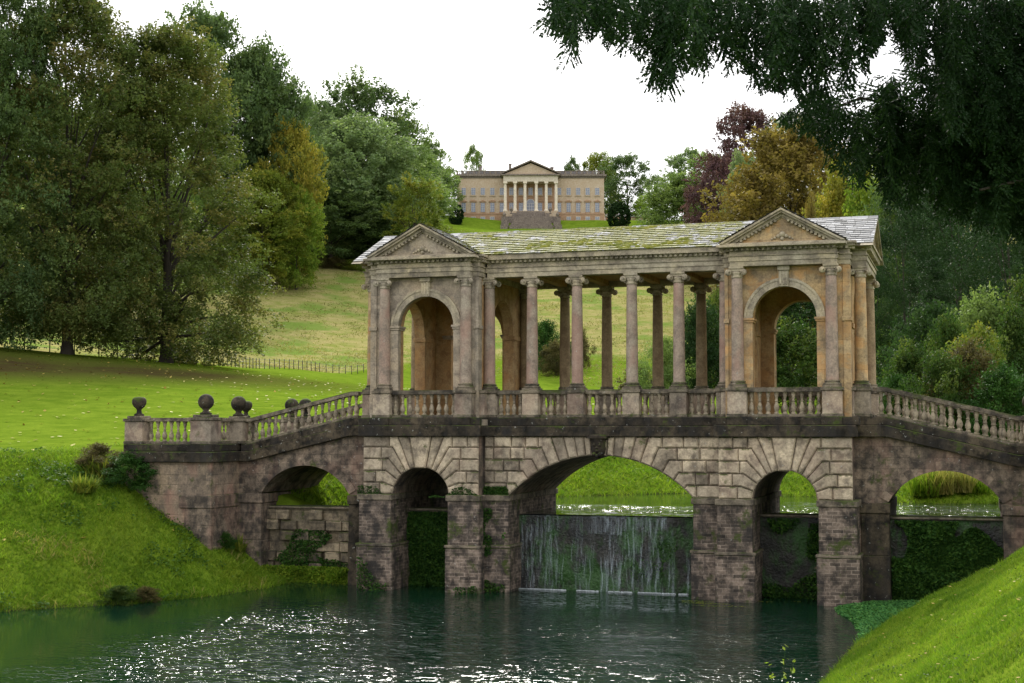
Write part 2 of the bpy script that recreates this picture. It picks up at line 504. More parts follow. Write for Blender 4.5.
def shrink(poly, d):
    n = len(poly); A = sum(poly[i][0]*poly[(i+1)%n][1] - poly[(i+1)%n][0]*poly[i][1] for i in range(n))
    if A < 0: poly = poly[::-1]
    P = []
    for i in range(n):
        p0, p1, p2 = poly[i-1], poly[i], poly[(i+1) % n]
        def nrm(a, b):
            dx, dy = b[0]-a[0], b[1]-a[1]; L = sqrt(dx*dx+dy*dy) + 1e-9
            return -dy/L, dx/L
        n1, n2 = nrm(p0, p1), nrm(p1, p2)
        k = 1 + n1[0]*n2[0] + n1[1]*n2[1]
        k = max(k, .35)
        P.append((p1[0] + d*(n1[0]+n2[0])/k, p1[1] + d*(n1[1]+n2[1])/k))
    return P
def block(mb, poly, y):
    """a dressed block with a chamfered edge standing proud of the plane y"""
    q = []
    for p in poly:
        if not q or abs(p[0]-q[-1][0]) + abs(p[1]-q[-1][1]) > .03: q.append(p)
    if abs(q[0][0]-q[-1][0]) + abs(q[0][1]-q[-1][1]) < .03: q.pop()
    if len(q) < 3: return
    mb.cur = random.random()
    a = shrink(q, .012); b = shrink(q, .055); n = len(a)
    yb = y - .068 - random.uniform(0, .02)
    vs = [(p[0], y + .01, p[1]) for p in a] + [(p[0], y - .03, p[1]) for p in a] + [(p[0], yb, p[1]) for p in b]
    fs = [tuple(range(2*n, 3*n))]
    for i in range(n):
        j = (i + 1) % n
        fs += [(i, j, n+j, n+i), (n+i, n+j, 2*n+j, 2*n+i)]
    mb.add(vs, fs)

def rusticate(mb, xa, xb, xc, zc, R, joints, ztop, zs, keyang, y):
    """joints: (angle, height) pairs; height None = the joint runs up to the cornice"""
    for sd in (-1, 1):
        edge = xa if sd < 0 else xb
        def In(a): return (xc + sd*R*cos(a), zc + R*sin(a))
        def Out(a, h):
            h = ztop if h is None else h
            return (xc + sd*(h - zc)/math.tan(a), h)
        J = [(radians(a), h) for a, h in joints] + [(pi/2 - radians(keyang), None)]
        for i in range(len(J) - 1):
            (a0, h0), (a1, h1) = J[i], J[i+1]
            mid = In((a0+a1)/2)
            if i == 0: o0 = In(a0)
            else: o0 = Out(a0, h0)
            o1 = Out(a1, h1)
            if h0 is None:
                block(mb, [In(a0), o0, o1, In(a1), mid], y)
            else:
                top = ztop if h1 is None else h1
                xo = max(abs(o0[0]-xc), abs(o1[0]-xc)) + (.28 if i % 2 else .12)
                xo = min(xo, abs(edge-xc))
                vj = xc + sd*xo
                block(mb, [In(a0), o0, (vj, h0), (vj, top), o1, In(a1), mid], y)
                x = xo; full = abs(edge-xc); k = 0
                while x < full - .02:
                    w = random.uniform(.45, .8)
                    if full - x - w < .3: w = full - x
                    block(mb, [(xc+sd*x, h0), (xc+sd*(x+w), h0), (xc+sd*(x+w), top), (xc+sd*x, top)], y)
                    x += w
    ka = pi/2 - radians(keyang)
    kk = (ztop - zc)/math.tan(ka)
    c = R*cos(ka)
    block(mb, [(xc-c, zc+R*sin(ka)-.02), (xc-kk, ztop), (xc+kk, ztop), (xc+c, zc+R*sin(ka)-.02)], y - .03)

ZT = 5.33
SMALL = [(6, 3.3), (20, 3.71), (35, 4.12), (48, 4.53), (59, 4.94), (68, None), (79, None)]
CENT = [(43.1, 3.3), (48.6, 3.71), (54.5, 4.12), (60.5, 4.53), (66.2, 4.94), (71.2, None), (75.8, None), (80, None), (83.8, None)]
for sd in (-1, 1):
    fac = MB()
    e0, e1 = sorted((sd*8.4, sd*4.12))
    rusticate(fac, e0, e1, sd*6.25, 3.2, 1.05, SMALL, ZT, 3.3, 11, -.34)
    fac.build('rusticated_facing', M['ashlar'], bridge)
fac = MB()
rusticate(fac, -4.1, 4.1, 0, .32, 4.36, CENT, ZT, 3.3, 3.3, .21)
fac.build('rusticated_facing', M['ashlar'], bridge)

core = MB()
for sd in (-1, 1):
    e0, e1 = sorted((sd*8.36, sd*4.14))
    op = [(sd*6.25, 1.05, 3.2, 1.05)]
    core.strip_wall(pairs(e0, e1, [(sd*6.25, 1.05)]), arch_profile(op, 3.2), lambda x: 5.36, -.34, 6.6)
    BX(core, sd*8.36, sd*8.355, -.34, 6.6, 3.2, 5.36); BX(core, sd*4.145, sd*4.14, -.34, 6.6, 3.2, 5.36)
op = [(0, 3.184, .32, 4.36)]
core.strip_wall(pairs(-4.14, 4.14, [(0, 3.184)]), arch_profile(op, 3.2), lambda x: 5.36, .21, 6.05)
core.build('arcade', M['wing'], bridge)

pier_specs = []
for sd in (-1, 1):
    pier_specs += [(sd*8.52, sd*7.32, -.46, 6.72), (sd*5.22, sd*4.08, -.46, 6.72), (sd*4.1, sd*3.2, .08, 6.15)]
for (a, b, y0, y1) in pier_specs:
    a, b = min(a, b), max(a, b)
    mb = MB(); mb.box(a, b, y0, y1, -.8, 3.2)
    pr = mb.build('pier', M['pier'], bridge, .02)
    mb = MB(); mb.box(a - .07, b + .07, y0 - .07, y1 + .07, -.8, 1.5)
    mb.build('plinth', M['pier'], pr, .03)
    mb = MB(); mb.box(a - .10, b + .10, y0 - .10, y1 + .10, 1.5, 1.6); mb.box(a - .06, b + .06, y0 - .06, y1 + .06, 3.1, 3.31)
    mb.build('moulding', M['rail'], pr, .02)

# wings that carry the ramps
def ramp_band(mb, x0, x1, z0, z1, y0, y1):
    xs = sorted(set([x0, x1] + [q for q in (-13.4, -9.4, 9.4, 13.4) if x0 < q < x1]))
    lo = [(x, z0 - off(x)) for x in xs]; hi = [(x, z1 - off(x)) for x in xs]
    mb.prism(lo + hi[::-1], y0, y1)
for sd in (-1, 1):
    xc, hw, zc, R = sd*11.17, 1.76, 2.25, 2.02
    a, b = sorted((sd*8.36, sd*13.9))
    mb = MB()
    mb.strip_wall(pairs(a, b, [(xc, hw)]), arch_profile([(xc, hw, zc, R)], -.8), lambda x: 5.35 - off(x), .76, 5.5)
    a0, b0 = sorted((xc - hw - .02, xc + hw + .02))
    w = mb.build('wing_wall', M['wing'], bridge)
    ring = MB()
    a0 = math.acos(1.76/2.02)
    N = 18
    for k in range(N):
        t0 = a0 + (pi - 2*a0)*k/N; t1 = a0 + (pi - 2*a0)*(k+1)/N
        ring.cur = random.random()
        ring.prism([(xc + r*cos(t), zc + r*sin(t)) for r, t in ((2.0, t0), (2.3, t0), (2.3, t1), (2.0, t1))], .715, .80)
    ring.build('arch_ring', M['wing'], w)
    for (p, q) in ((8.5, 9.47), (12.87, 13.9)):
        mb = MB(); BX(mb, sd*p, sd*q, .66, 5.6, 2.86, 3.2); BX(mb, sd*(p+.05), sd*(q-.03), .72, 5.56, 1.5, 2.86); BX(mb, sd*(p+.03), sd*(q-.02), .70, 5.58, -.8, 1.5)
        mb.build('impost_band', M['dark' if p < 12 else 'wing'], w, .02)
    # landing block at the end of the ramp
    mb = MB(); BX(mb, sd*13.86, sd*17.36, -1.32, 7.6, -.8, 4.40)
    lb = mb.build('landing_block', M['landing'], bridge, .02)
    mb = MB(); BX(mb, sd*13.80, sd*15.1, -1.40, 7.66, 2.75, 3.2); BX(mb, sd*13.83, sd*14.9, -1.36, 7.62, -.8, 2.75)
    mb.build('base_course', M['wing'], lb, .02)
    mb = MB()
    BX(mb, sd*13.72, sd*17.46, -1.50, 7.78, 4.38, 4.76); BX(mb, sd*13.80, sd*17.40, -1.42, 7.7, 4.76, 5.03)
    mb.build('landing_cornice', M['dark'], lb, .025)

# the dark string courses under the balustrades
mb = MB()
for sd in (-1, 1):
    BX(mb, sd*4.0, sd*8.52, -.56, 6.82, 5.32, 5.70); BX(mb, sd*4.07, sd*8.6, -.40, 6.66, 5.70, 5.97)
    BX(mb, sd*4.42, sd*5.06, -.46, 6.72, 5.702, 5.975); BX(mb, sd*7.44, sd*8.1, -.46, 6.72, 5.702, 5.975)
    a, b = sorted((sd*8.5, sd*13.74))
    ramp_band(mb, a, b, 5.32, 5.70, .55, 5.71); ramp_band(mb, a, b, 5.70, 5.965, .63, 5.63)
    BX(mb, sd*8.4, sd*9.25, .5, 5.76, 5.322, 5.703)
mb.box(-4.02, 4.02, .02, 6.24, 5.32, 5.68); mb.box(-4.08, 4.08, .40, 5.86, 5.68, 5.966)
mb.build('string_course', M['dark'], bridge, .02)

# keystone carved like a bearded head, blackened
mb = MB(); mb.cur = .2
mb.lathe([(.02,-.02),(.15,.02),(.24,.14),(.27,.3),(.25,.48),(.29,.62),(.33,.70),(.33,.78),(0.02,.80)], -.02, .16, 4.60, 14)
for (dx, dz, r) in ((-.10,.44,.05),(.10,.44,.05),(0,.34,.055),(0,.24,.06),(-.1,.12,.08),(.1,.12,.08),(0,.06,.08)):
    mb.lathe([(.005,-r),(r*.8,-r*.6),(r,0),(r*.8,r*.6),(.005,r)], -.02+dx, -.10, 4.60+dz, 8)
BX(mb, -.36, .32, -.16, .2, 5.26, 5.325)
mb.build('keystone', M['dark'], bridge)

# balustrades -------------------------------------------------------------
bal_prof = [(.085,0),(.085,.05),(.05,.07),(.062,.10),(.088,.17),(.092,.23),(.07,.31),(.045,.38),(.038,.42),(.055,.43),(.055,.455),(.038,.465),(.042,.52),(.062,.60),(.072,.64),(.055,.665),(.085,.68),(.085,.74)]
mb = MB(); mb.lathe(bal_prof, n=10); bal_me = mb.mesh('baluster')
back_bal = MB()
def run(xa, xb, y, front=True, yb=None, z=None, name='balustrade', skip=False):
    """one bay of balustrade along x (or along y when yb is given)"""
    mb = MB(); mb.cur = random.random(); mb2 = MB(); mb2.cur = random.random()
    alongx = yb is None
    L = abs(xb - xa) if alongx else abs(yb - y)
    n = max(1, int(round(L / .262)))
    if alongx:
        a, b = min(xa, xb), max(xa, xb)
        if z is None:
            ramp_band(mb, a, b, 6.775, 6.90, y - .15, y + .15); ramp_band(mb, a, b, 6.90, 6.93, y - .12, y + .12)
            ramp_band(mb2, a, b, 5.968, 6.06, y - .15, y + .15)
        else:
            mb.box(a, b, y-.15, y+.15, z+.81, z+.95); mb2.box(a, b, y-.15, y+.15, z, z+.09)
    else:
        a, b = min(y, yb), max(y, yb)
        mb.box(xa-.15, xa+.15, a, b, z+.81, z+.95); mb2.box(xa-.15, xa+.15, a, b, z, z+.09)
    r = mb.build(name, M['rail'], bridge, .012) if front else None
    if front: mb2.build('base_rail', M['rail'], r, .012)
    else: mb.add(mb2.v, mb2.f)
    if not front:
        rb = mb
    for k in range(n):
        t = (k + .5) / n
        if alongx: px, py = xa + (xb - xa)*t, y
        else: px, py = xa, y + (yb - y)*t
        pz = (6.05 - off(px)) if z is None else z + .08
        if front: link('baluster', bal_me, M['baluster'], r, (px, py, pz), rz=k * 1.7)
        else:
            back_bal.cur = .5; back_bal.lathe(bal_prof, px, py, pz, n=8)
    return mb
back_rail = MB()
def both(xa, xb, y, **k):
    run(xa, xb, y, True, **k)
    q = run(xa, xb, 2*YM - y, False, **k)
    q.build('rear_balustrade', M['rail'], bridge)
for sd in (-1, 1):
    both(sd*5.03, sd*7.47, 0)
    both(sd*2.9, sd*3.86, .96)
    both(sd*1.27, sd*2.3, .96)
    both(sd*9.1, sd*13.65, .9)
    both(sd*14.7, sd*16.64, -1.0, z=5.03)
    run(sd*14.14, 0, -.60, True, yb=.5, z=5.03)
both(-.67, .67, .96)
tag(back_bal.build('rear_balusters', M['baluster'], bridge), kind='stuff')

def pedestal(x, y, w, z0=5.97, h=.96, d=None, ball=0, front=True):
    d = d or w
    mb = MB(); mb.cur = random.random(); mb.box(x-w/2, x+w/2, y-d/2, y+d/2, z0, z0+h-.12)
    p = mb.build('pedestal', M['pedestal'], bridge, .015)
    mb = MB(); mb.box(x-w/2-.05, x+w/2+.05, y-d/2-.05, y+d/2+.05, z0+h-.12, z0+h-.01)
    if ball: mb.box(x-w/2+.06, x+w/2-.06, y-d/2+.06, y+d/2-.06, z0+h-.01, z0+h+.09)
    mb.build('cap', M['rail'], p, .015)
    mb = MB(); mb.box(x-w/2-.03, x+w/2+.03, y-d/2-.03, y+d/2+.03, z0, z0+.1); mb.build('plinth', M['rail'], p, .015)
    if ball:
        mb = MB(); mb.cur = .3
        if ball == 1:
            pf = [(.2,0),(.22,.05),(.13,.10),(.10,.16),(.14,.20)] + [(.285*sin(t), .46 - .285*cos(t)) for t in np.linspace(.5, pi-.02, 14)]
        else:
            pf = [(.17,0),(.19,.05),(.10,.10),(.08,.22),(.12,.27),(.20,.34),(.255,.45),(.262,.54),(.24,.62),(.17,.68),(.02,.70)]
        mb.lathe(pf, x, y, z0+h+.09, 24)
        mb.build('ball_finial', M['dark'], p)
    return p
for sd in (-1, 1):
    for y in (0, 2*YM):
        pedestal(sd*4.73, y, .62); pedestal(sd*7.77, y, .62)
    for y in (.96, 2*YM-.96):
        pedestal(sd*4.17, y, .56); pedestal(sd*2.6, y, .58); pedestal(sd*.97, y, .58)
        pedestal(sd*8.62, y, .56, d=.6)
    pedestal(sd*8.22, .32, .40, d=.3); pedestal(sd*8.22, 2*YM-.32, .40, d=.3)
    pedestal(sd*4.30, .40, .34, d=.3)
    for y, q in ((.9, 1), (2*YM-.9, 1)): pedestal(sd*13.98, y, .66, 5.03, .93, ball=1)
    pedestal(sd*14.28, -1.0, .82, 5.03, .97, d=.78, ball=1); pedestal(sd*14.28, 7.26, .82, 5.03, .97, d=.78, ball=1)
    pedestal(sd*17.02, -1.0, .74, 5.03, .93, ball=2); pedestal(sd*17.02, 7.26, .74, 5.03, .93, ball=2)

# deck
mb = MB(); mb.box(-4.1, 4.1, .5, 5.76, 5.4, 5.90)
for sd in (-1, 1):
    BX(mb, sd*4.05, sd*8.5, -.2, 6.46, 5.4, 5.905)
    a, b = sorted((sd*8.45, sd*13.9)); ramp_band(mb, a, b, 5.2, 5.90, .8, 5.46)
    BX(mb, sd*13.85, sd*17.3, -1.1, 7.3, 4.4, 4.97)
mb.build('deck', M['upper'], bridge)

# columns -------------------------------------------------------------------
def col_shaft(r=.205):
    mb = MB()
    mb.lathe([(r*1.0, .22), (r*1.04,.26), (r, .32)] + [(r*(1 - .15*(t**1.8)), .32 + 3.34*t) for t in (.15,.3,.45,.6,.75,.9,1)], n=20)
    return mb.mesh('shaft')
shaft_me = col_shaft()
mb = MB(); mb.box(-.29,.29,-.29,.29,.0,.09)
mb.lathe([(.285,.09),(.30,.12),(.285,.155),(.235,.17),(.24,.195),(.265,.21),(.25,.235),(.21,.245)], n=20)
base_me = mb.mesh('base')
mb = MB()
mb.lathe([(.18,3.62),(.20,3.64),(.20,3.67),(.178,3.69),(.19,3.74),(.225,3.80),(.20,3.83)], n=18)
mb.box(-.24,.24,-.24,.24,3.925,3.995); mb.box(-.22,.22,-.20,.20,3.84,3.93)
for sx in (-1, 1):
    for sy in (-1, 1):
        # scroll: a thick disc turned towards the corner
        ang = sy * sx * radians(38)
        c = np.array((sx*.255, sy*.235, 3.80))
        ax = np.array((sin(-ang)*1.0, cos(ang), 0))
        n = 14; vs = []; fs = []
        e1 = np.array((ax[1], -ax[0], 0)); e2 = np.array((0,0,1))
        for q, (rr, dd) in enumerate(((.02,-.075),(.05,-.055),(.06,-.045),(.10,-.05),(.105,0),(.10,.05),(.06,.045),(.02,.075))):
            for k in range(n):
                t = 2*pi*k/n; p = c + ax*dd + rr*(cos(t)*e1 + sin(t)*e2); vs.append(tuple(p))
        for q in range(7):
            for k in range(n):
                k2 = (k+1) % n; fs.append((q*n+k, q*n+k2, (q+1)*n+k2, (q+1)*n+k))
        mb.add(vs, fs, True)
cap_me = mb.mesh('capital')
def column(x, y):
    mt = M['warmcol'] if y > 3 else (M['upper2'] if abs(x) > 8.5 else M['column'])
    c = link('column', shaft_me, mt, bridge, (x, y, 6.905))
    link('column_base', base_me, M['rail'], c)
    link('capital', cap_me, M['entab'], c)
for sd in (-1, 1):
    for y in (0, 2*YM): column(sd*4.73, y); column(sd*7.77, y)
    for y in (.96, 2*YM-.96):
        column(sd*4.17, y); column(sd*2.6, y); column(sd*.97, y); column(sd*8.62, y)

# pavilions -----------------------------------------------------------------
def swapxy(mb):
    mb.v = [(y, x, z) for (x, y, z) in mb.v]; mb.f = [tuple(reversed(f)) for f in mb.f]; return mb
def arch_wall(a, b, c, hw, y0, y1, ys=None):
    mb = MB()
    mb.strip_wall(pairs(a, b, [(c, hw)]), arch_profile([(c, hw, 9.2 if hw < 1.2 else 9.05, hw)], 5.9), lambda x: 10.91, y0, y1)
    for q in (c-hw, c+hw):
        s = 1 if q > c else -1
        BX(mb, q, q + s*.003, y0, y1, 5.9, 9.2 if hw < 1.2 else 9.05)
    return mb
def archivolt(c, zc, r0, r1, y0, y1):
    mb = MB(); N = 28
    for k in range(N):
        t0, t1 = pi*k/N, pi*(k+1)/N
        for (ra, rb, yy) in ((r0-.015, r1, y0), (r1-.07, r1+.015, y0-.025)):
            mb.prism([(c + r*cos(t), zc + r*sin(t)) for r, t in ((ra, t0), (rb, t0), (rb, t1), (ra, t1))], yy, y1)
    return mb
for sd in (-1, 1):
    a, b = sorted((sd*4.34, sd*8.30)); c = sd*6.25
    for back in (0, 1):
        f = (lambda y: y) if not back else (lambda y: 2*YM - y)
        mb = arch_wall(a, b, c, 1.05, *sorted((f(.14), f(.36))))
        BX(mb, sd*4.34, sd*4.343, f(.14), f(.36), 5.9, 10.9); BX(mb, sd*8.297, sd*8.30, f(.14), f(.36), 5.9, 10.9)
        w = mb.build('pavilion_wall', M['upper2'] if sd > 0 else M['upper'], bridge)
        mb = arch_wall(a + .01, b - .01, c, 1.05, *sorted((f(.36), f(.62))))
        mb.build('inner_lining', M['warm'], w)
        mb = archivolt(c, 9.2, 1.05, 1.30, *( (f(.07), f(.2)) if not back else (f(.07), f(.2)) ))
        mb.build('archivolt', M['entab'], w)
        for q in (-1, 1):
            mb = MB()
            BX(mb, c+q*1.035, c+q*1.34, f(.06), f(.2), 5.92, 9.06)      # jamb pilaster
            BX(mb, c+q*1.0, c+q*1.38, f(.03), f(.63), 9.06, 9.13); BX(mb, c+q*.97, c+q*1.42, f(.0), f(.65), 9.13, 9.21)
            mb.build('jamb', (M['upper2'] if sd > 0 else M['upper']), w, .01)
        for (p, q) in ((4.30, 4.42), (8.12, 8.36)):
            mb = MB(); BX(mb, sd*p, sd*q, f(.10), f(.5), 5.92, 10.88); BX(mb, sd*(p-.03), sd*(q+.04), f(.05), f(.55), 9.06, 9.2)
            mb.build('pilaster', (M['upper2'] if sd > 0 else M['upper']), w, .01)
        mb = MB(); mb.cur = .7
        BX(mb, c-.16, c+.16, f(.0), f(.2), 10.22, 10.75); BX(mb, c-.20, c+.20, f(-.06), f(.2), 10.75, 10.90)
        for q in (-.1, 0, .1): BX(mb, c+q-.03, c+q+.03, f(-.025), f(.1), 10.28, 10.72)
        mb.build('keystone', M['entab'], w, .015)
    for (x0, x1) in ((4.36, 4.74), (7.92, 8.32)):
        mb = arch_wall(.5, 2*YM-.5, YM, 1.25, *sorted((sd*x0, sd*x1))); swapxy(mb)
        w = mb.build('side_wall', M['warm'], bridge)
        mb = MB()
        for yy in (YM-1.25, YM+1.25):
            q = 1 if yy > YM else -1
            BX(mb, sd*(x0-.05), sd*(x1+.05), yy-q*.05, yy+q*.9, 8.9, 9.06)
        mb.build('impost', M['warm'], w, .01)
    # ceiling
    mb = MB(); BX(mb, sd*4.4, sd*8.3, .3, 2*YM-.3, 10.86, 10.905); mb.build('ceiling', M['warm'], bridge)

# entablature ----------------------------------------------------------------
def entab(mb, x0, x1, y0, y1, dent=True, zt=0):
    for (p, za, zb) in ((0, 10.90, 11.06), (.03, 11.06, 11.22), (.07, 11.22, 11.26), (.0, 11.26, 11.40), (.05, 11.40, 11.47), (.16, 11.49, 11.56), (.22, 11.56, 11.645)):
        mb.cur = random.uniform(.3, .7)
        mb.box(x0-p, x1+p, y0-p, y1+p, za + (.002 if p else 0), zb)
    mb.box(x0-.1, x1+.1, y0-.1, y1+.1, 11.46, 11.50)
    def dn(ax, lo, hi, c, s):
        n = int((hi - lo) / .17)
        for k in range(n):
            q = lo + (hi-lo)*(k+.5)/n
            if ax == 'x': BX(mb, q-.045, q+.045, c, c+s*.10, 11.40, 11.49)
            else: BX(mb, c, c+s*.10, q-.045, q+.045, 11.40, 11.49)
    dn('x', x0, x1, y0-.05, -1); dn('x', x0, x1, y1+.05, 1)
    dn('y', y0, y1, x0-.05, -1); dn('y', y0, y1, x1+.05, 1)
for sd in (-1, 1):
    mb = MB()
    a, b = sorted((sd*4.52, sd*7.98)); entab(mb, a, b, -.21, 2*YM+.21)
    a, b = sorted((sd*4.28, sd*8.36)); entab(mb, a, b, .11, 2*YM-.11)
    a, b = sorted((sd*8.2, sd*8.84)); entab(mb, a, b, .74, 2*YM-.74)
    mb.build('pavilion_entablature', M['entab'], bridge, .008)
for f in (lambda y: y, lambda y: 2*YM - y):
    mb = MB(); y0, y1 = sorted((f(.75), f(1.17))); entab(mb, -4.2, 4.2, y0, y1)
    mb.build('colonnade_entablature', M['entab'], bridge, .008)
mb = MB(); mb.box(-4.3, 4.3, 1.1, 2*YM-1.1, 11.1, 11.2)
for x in (-2.6, -.97, .97, 2.6): mb.box(x-.14, x+.14, 1.15, 2*YM-1.15, 10.93, 11.12)
mb.build('colonnade_ceiling', M['warm'], bridge)

# roof -------------------------------------------------------------------------
s = NT('roof_slates')
t = s.attr('tint')
c = s.mix(t, (.14,.14,.14), (.44,.44,.45))
c = s.mix(s.ramp(s.noise(9, 5, rough=.7), [(.5, 0), (.75, .7)]), c, (.20,.19,.17))
mossn = s.math('ADD', s.noise(1.1, 5, vec=s.map(s.pos, (1, 1.5, 1)), rough=.75), s.math('MULTIPLY', s.noise(5.5, 3), .25))
x, y, z = s.xyz(s.pos)
cen = s.math('SUBTRACT', .12, s.math('MULTIPLY', s.math('POWER', s.math('DIVIDE', s.math('ABSOLUTE', s.math('ADD', x, .6)), 9.5), 2.0), .30))
mf = s.ramp(s.math('ADD', mossn, cen), [(.645, 0), (.67, 1)])
mc = s.mix(s.noise(4, 3), (.085,.095,.012), (.23,.21,.03))
mc = s.mix(s.ramp(s.noise(12, 3), [(.45, 0), (.6, .8)]), mc, (.07,.09,.015))
c = s.mix(mf, c, mc)
s.bsdf(c, .75, s.bump(s.math('ADD', s.math('MULTIPLY', mf, 1.5), s.noise(20, 4)), .7, .03), .3)
M['roof'] = s.m
KS = (12.80 - 11.49) / 3.13
def zroof(y): return 12.80 - abs(YM - y) * KS
def tiles(mb, p0, ex, eu, nu, wrow, span, thick=.03):
    """rows of overlapping stone tiles: p0 eave corner, ex unit vector along the eave, eu unit vector up the slope"""
    p0, ex, eu = (np.array(q, float) for q in (p0, ex, eu))
    nn = np.cross(ex, eu)
    if nn[2] < 0: nn = -nn
    for r in range(nu):
        lo, hi = span(r)
        x = lo - random.uniform(0, .2)
        while x < hi:
            w = random.uniform(.22, .42); a, b = max(x, lo), min(x + w, hi); x += w
            if b - a < .03: continue
            mb.cur = random.random()
            j = random.uniform(0, .012)
            lift = thick + random.uniform(0, .014)
            A = p0 + ex*(a+.006) + eu*(r*wrow - j) + nn*lift; B = p0 + ex*(b-.006) + eu*(r*wrow - j) + nn*lift
            C_ = p0 + ex*(b-.006) + eu*((r+1)*wrow+.03) + nn*.004; D = p0 + ex*(a+.006) + eu*((r+1)*wrow+.03) + nn*.004
            A2 = A - nn*thick; B2 = B - nn*thick
            mb.add([tuple(q) for q in (A, B, C_, D, A2, B2)], [(0,1,2,3), (4,5,1,0)])
mb = MB()
L = sqrt(3.13**2 + 1.31**2); eu = (0, 3.13/L, 1.31/L)
nr = 14; wr = L / nr
def spn(r):
    y = r*wr*eu[1]
    return (0, 18.2) if y > .42 else None
rows0 = 2; rowsE = 1
for sgn in (1, -1):
    ye = 0 if sgn > 0 else 2*YM
    e = (0, sgn*eu[1], eu[2])
    tiles(mb, (-9.1, ye, 11.49), (1,0,0), e, nr, wr, lambda r: (0, 18.2) if r >= rows0 else ((0, 4.95) if r >= rowsE else (0, 0)))
    tiles(mb, (4.15, ye, 11.49), (1,0,0), e, rows0, wr, lambda r: (0, 4.95) if r >= rowsE else (0, 0))
# gable roofs over the pavilions
for sd in (-1, 1):
    for back in (0, 1):
        HW = 2.05; RZ = 12.755; EZ = 11.65
        Lg = sqrt(HW**2 + (RZ-EZ)**2); ng = 9
        for q in (-1, 1):
            e = (q*HW/Lg, 0, (RZ-EZ)/Lg)
            x0 = sd*6.25 - q*HW
            def sp(r, q=q):
                zz = EZ + (RZ-EZ)*(r+1)/ng
                yy = YM - (12.80 - zz)/KS
                return (0, max(yy + .58 + .5, .3))
            if not back: tiles(mb, (x0, -.58, EZ), (0,1,0), e, ng, Lg/ng, sp)
            else: tiles(mb, (x0, 2*YM+.58, EZ), (0,-1,0), e, ng, Lg/ng, sp)
roof = mb.build('roof', M['roof'], bridge)
mb = MB()
mb.prism([(.5, 11.50), (.5, zroof(.5)-.02), (YM, 12.785), (2*YM-.5, zroof(.5)-.02), (2*YM-.5, 11.50)], -4.3, 4.3, 'x')
for sd in (-1, 1):
    mb.prism([(.27, 11.50), (.27, zroof(.27)-.02), (YM, 12.785), (2*YM-.27, zroof(.27)-.02), (2*YM-.27, 11.50)], *sorted((sd*4.25, sd*8.74)), 'x')
    mb.prism([(sd*6.25-1.9, 11.60), (sd*6.25, 12.70), (sd*6.25+1.9, 11.60)], -.2, 2*YM+.2)
mb.build('roof_structure', M['entab'], roof)
mb = MB(); x = -9.1
while x < 9.1:
    w = random.uniform(.4, .6); mb.cur = random.random()
    mb.prism([(YM-.16, 12.75), (YM, 12.86+random.uniform(0,.01)), (YM+.16, 12.75)], x, min(x+w-.01, 9.1), 'x'); x += w
mb.build('ridge_tiles', M['roof'], roof)
# cushions of moss on the tiles
mv = []; mfc = []; mt = []
r2 = np.random.default_rng(11)
mo = MB()
for k in range(2600):
    x = r2.normal(-.8, 4.6); y = r2.uniform(.45, 3.1)
    if abs(x) > 9: continue
    if wob(np.array([x]), np.array([y*1.6]), 1.5, 21)[0] < .24 + abs(x)*.06: continue
    rr = r2.uniform(.03, .10); z = zroof(y)
    mo.cur = r2.uniform(0, 1); n = 7; vs = []
    for (f_, h_) in ((1, 0), (.85, .5), (.4, .9)):
        for q in range(n):
            t = 2*pi*q/n; jj = r2.uniform(.8, 1.2)
            yy = y + rr*f_*sin(t)*jj
            vs.append((x + 1.5*rr*f_*cos(t)*jj, yy, zroof(yy) + .015 + h_*rr*.55))
    vs.append((x, y, z + .015 + rr*.6))
    fs = []
    for q in range(n):
        q2 = (q+1) % n; fs += [(q, q2, n+q2, n+q), (n+q, n+q2, 2*n+q2, 2*n+q), (2*n+q, 2*n+q2, 3*n)]
    mo.add(vs, fs, True)
s = NT('moss'); c = s.mix(s.attr('tint'), (.10,.115,.012), (.30,.27,.035))
s.bsdf(s.mix(s.noise(14, 4), c, (.06,.08,.015)), .95, s.bump(s.noise(40, 3), .6, .02), .1); M['moss'] = s.m
tag(mo.build('roof_moss', M['moss'], roof), kind='stuff')

# pediments ----------------------------------------------------------------------
def pediment(axis, c, half, z0, za, p_out, p_tymp, p_in):
    """gable front facing -axis ('y') or +-x; coordinates along the other axis"""
    mb = MB(); ax = 'y' if axis == 'y' else 'x'
    sg = 1 if p_tymp > p_out else -1
    k = (za - z0) / half
    for q in (-1, 1):
        def rk(t0, t1, pa, inner=0):
            mb.cur = random.uniform(.35, .65)
            return mb.prism([(c+q*half, z0-t0*.0+0), (c, za-t0), (c, za-t1), (c+q*(half-(t1-t0)/k*1.0-t0/k*0), z0)][0:4] if t0 == 0 else
                            [(c+q*(half-t0/k), z0), (c, za-t0), (c, za-t1), (c+q*(half-t1/k), z0)], pa, p_in, ax)
        rk(0, .075, p_out); rk(.075, .15, p_out + sg*.07); rk(.15, .25, p_out + sg*.2); rk(.25, .30, p_out + sg*.27)
        n = int(half / .16)
        for j in range(1, n - 1):
            x = c + q*(half - .30/k - .0) * (1 - (j+.3)/n); zz = za - .255 - abs(x-c)*k
            if zz - .07 < z0 + .02: continue
            if ax == 'y': BX(mb, x-.04, x+.04, p_out + sg*.17, p_tymp, zz-.075, zz)
            else: BX(mb, p_out + sg*.17, p_tymp, x-.04, x+.04, zz-.075, zz)
    return mb
def tympanum(axis, c, half, z0, za, a, b, carved=True):
    mb = MB(); mb.cur = .6; mb.prism([(c-half, z0), (c, za), (c+half, z0)], a, b, axis); return mb
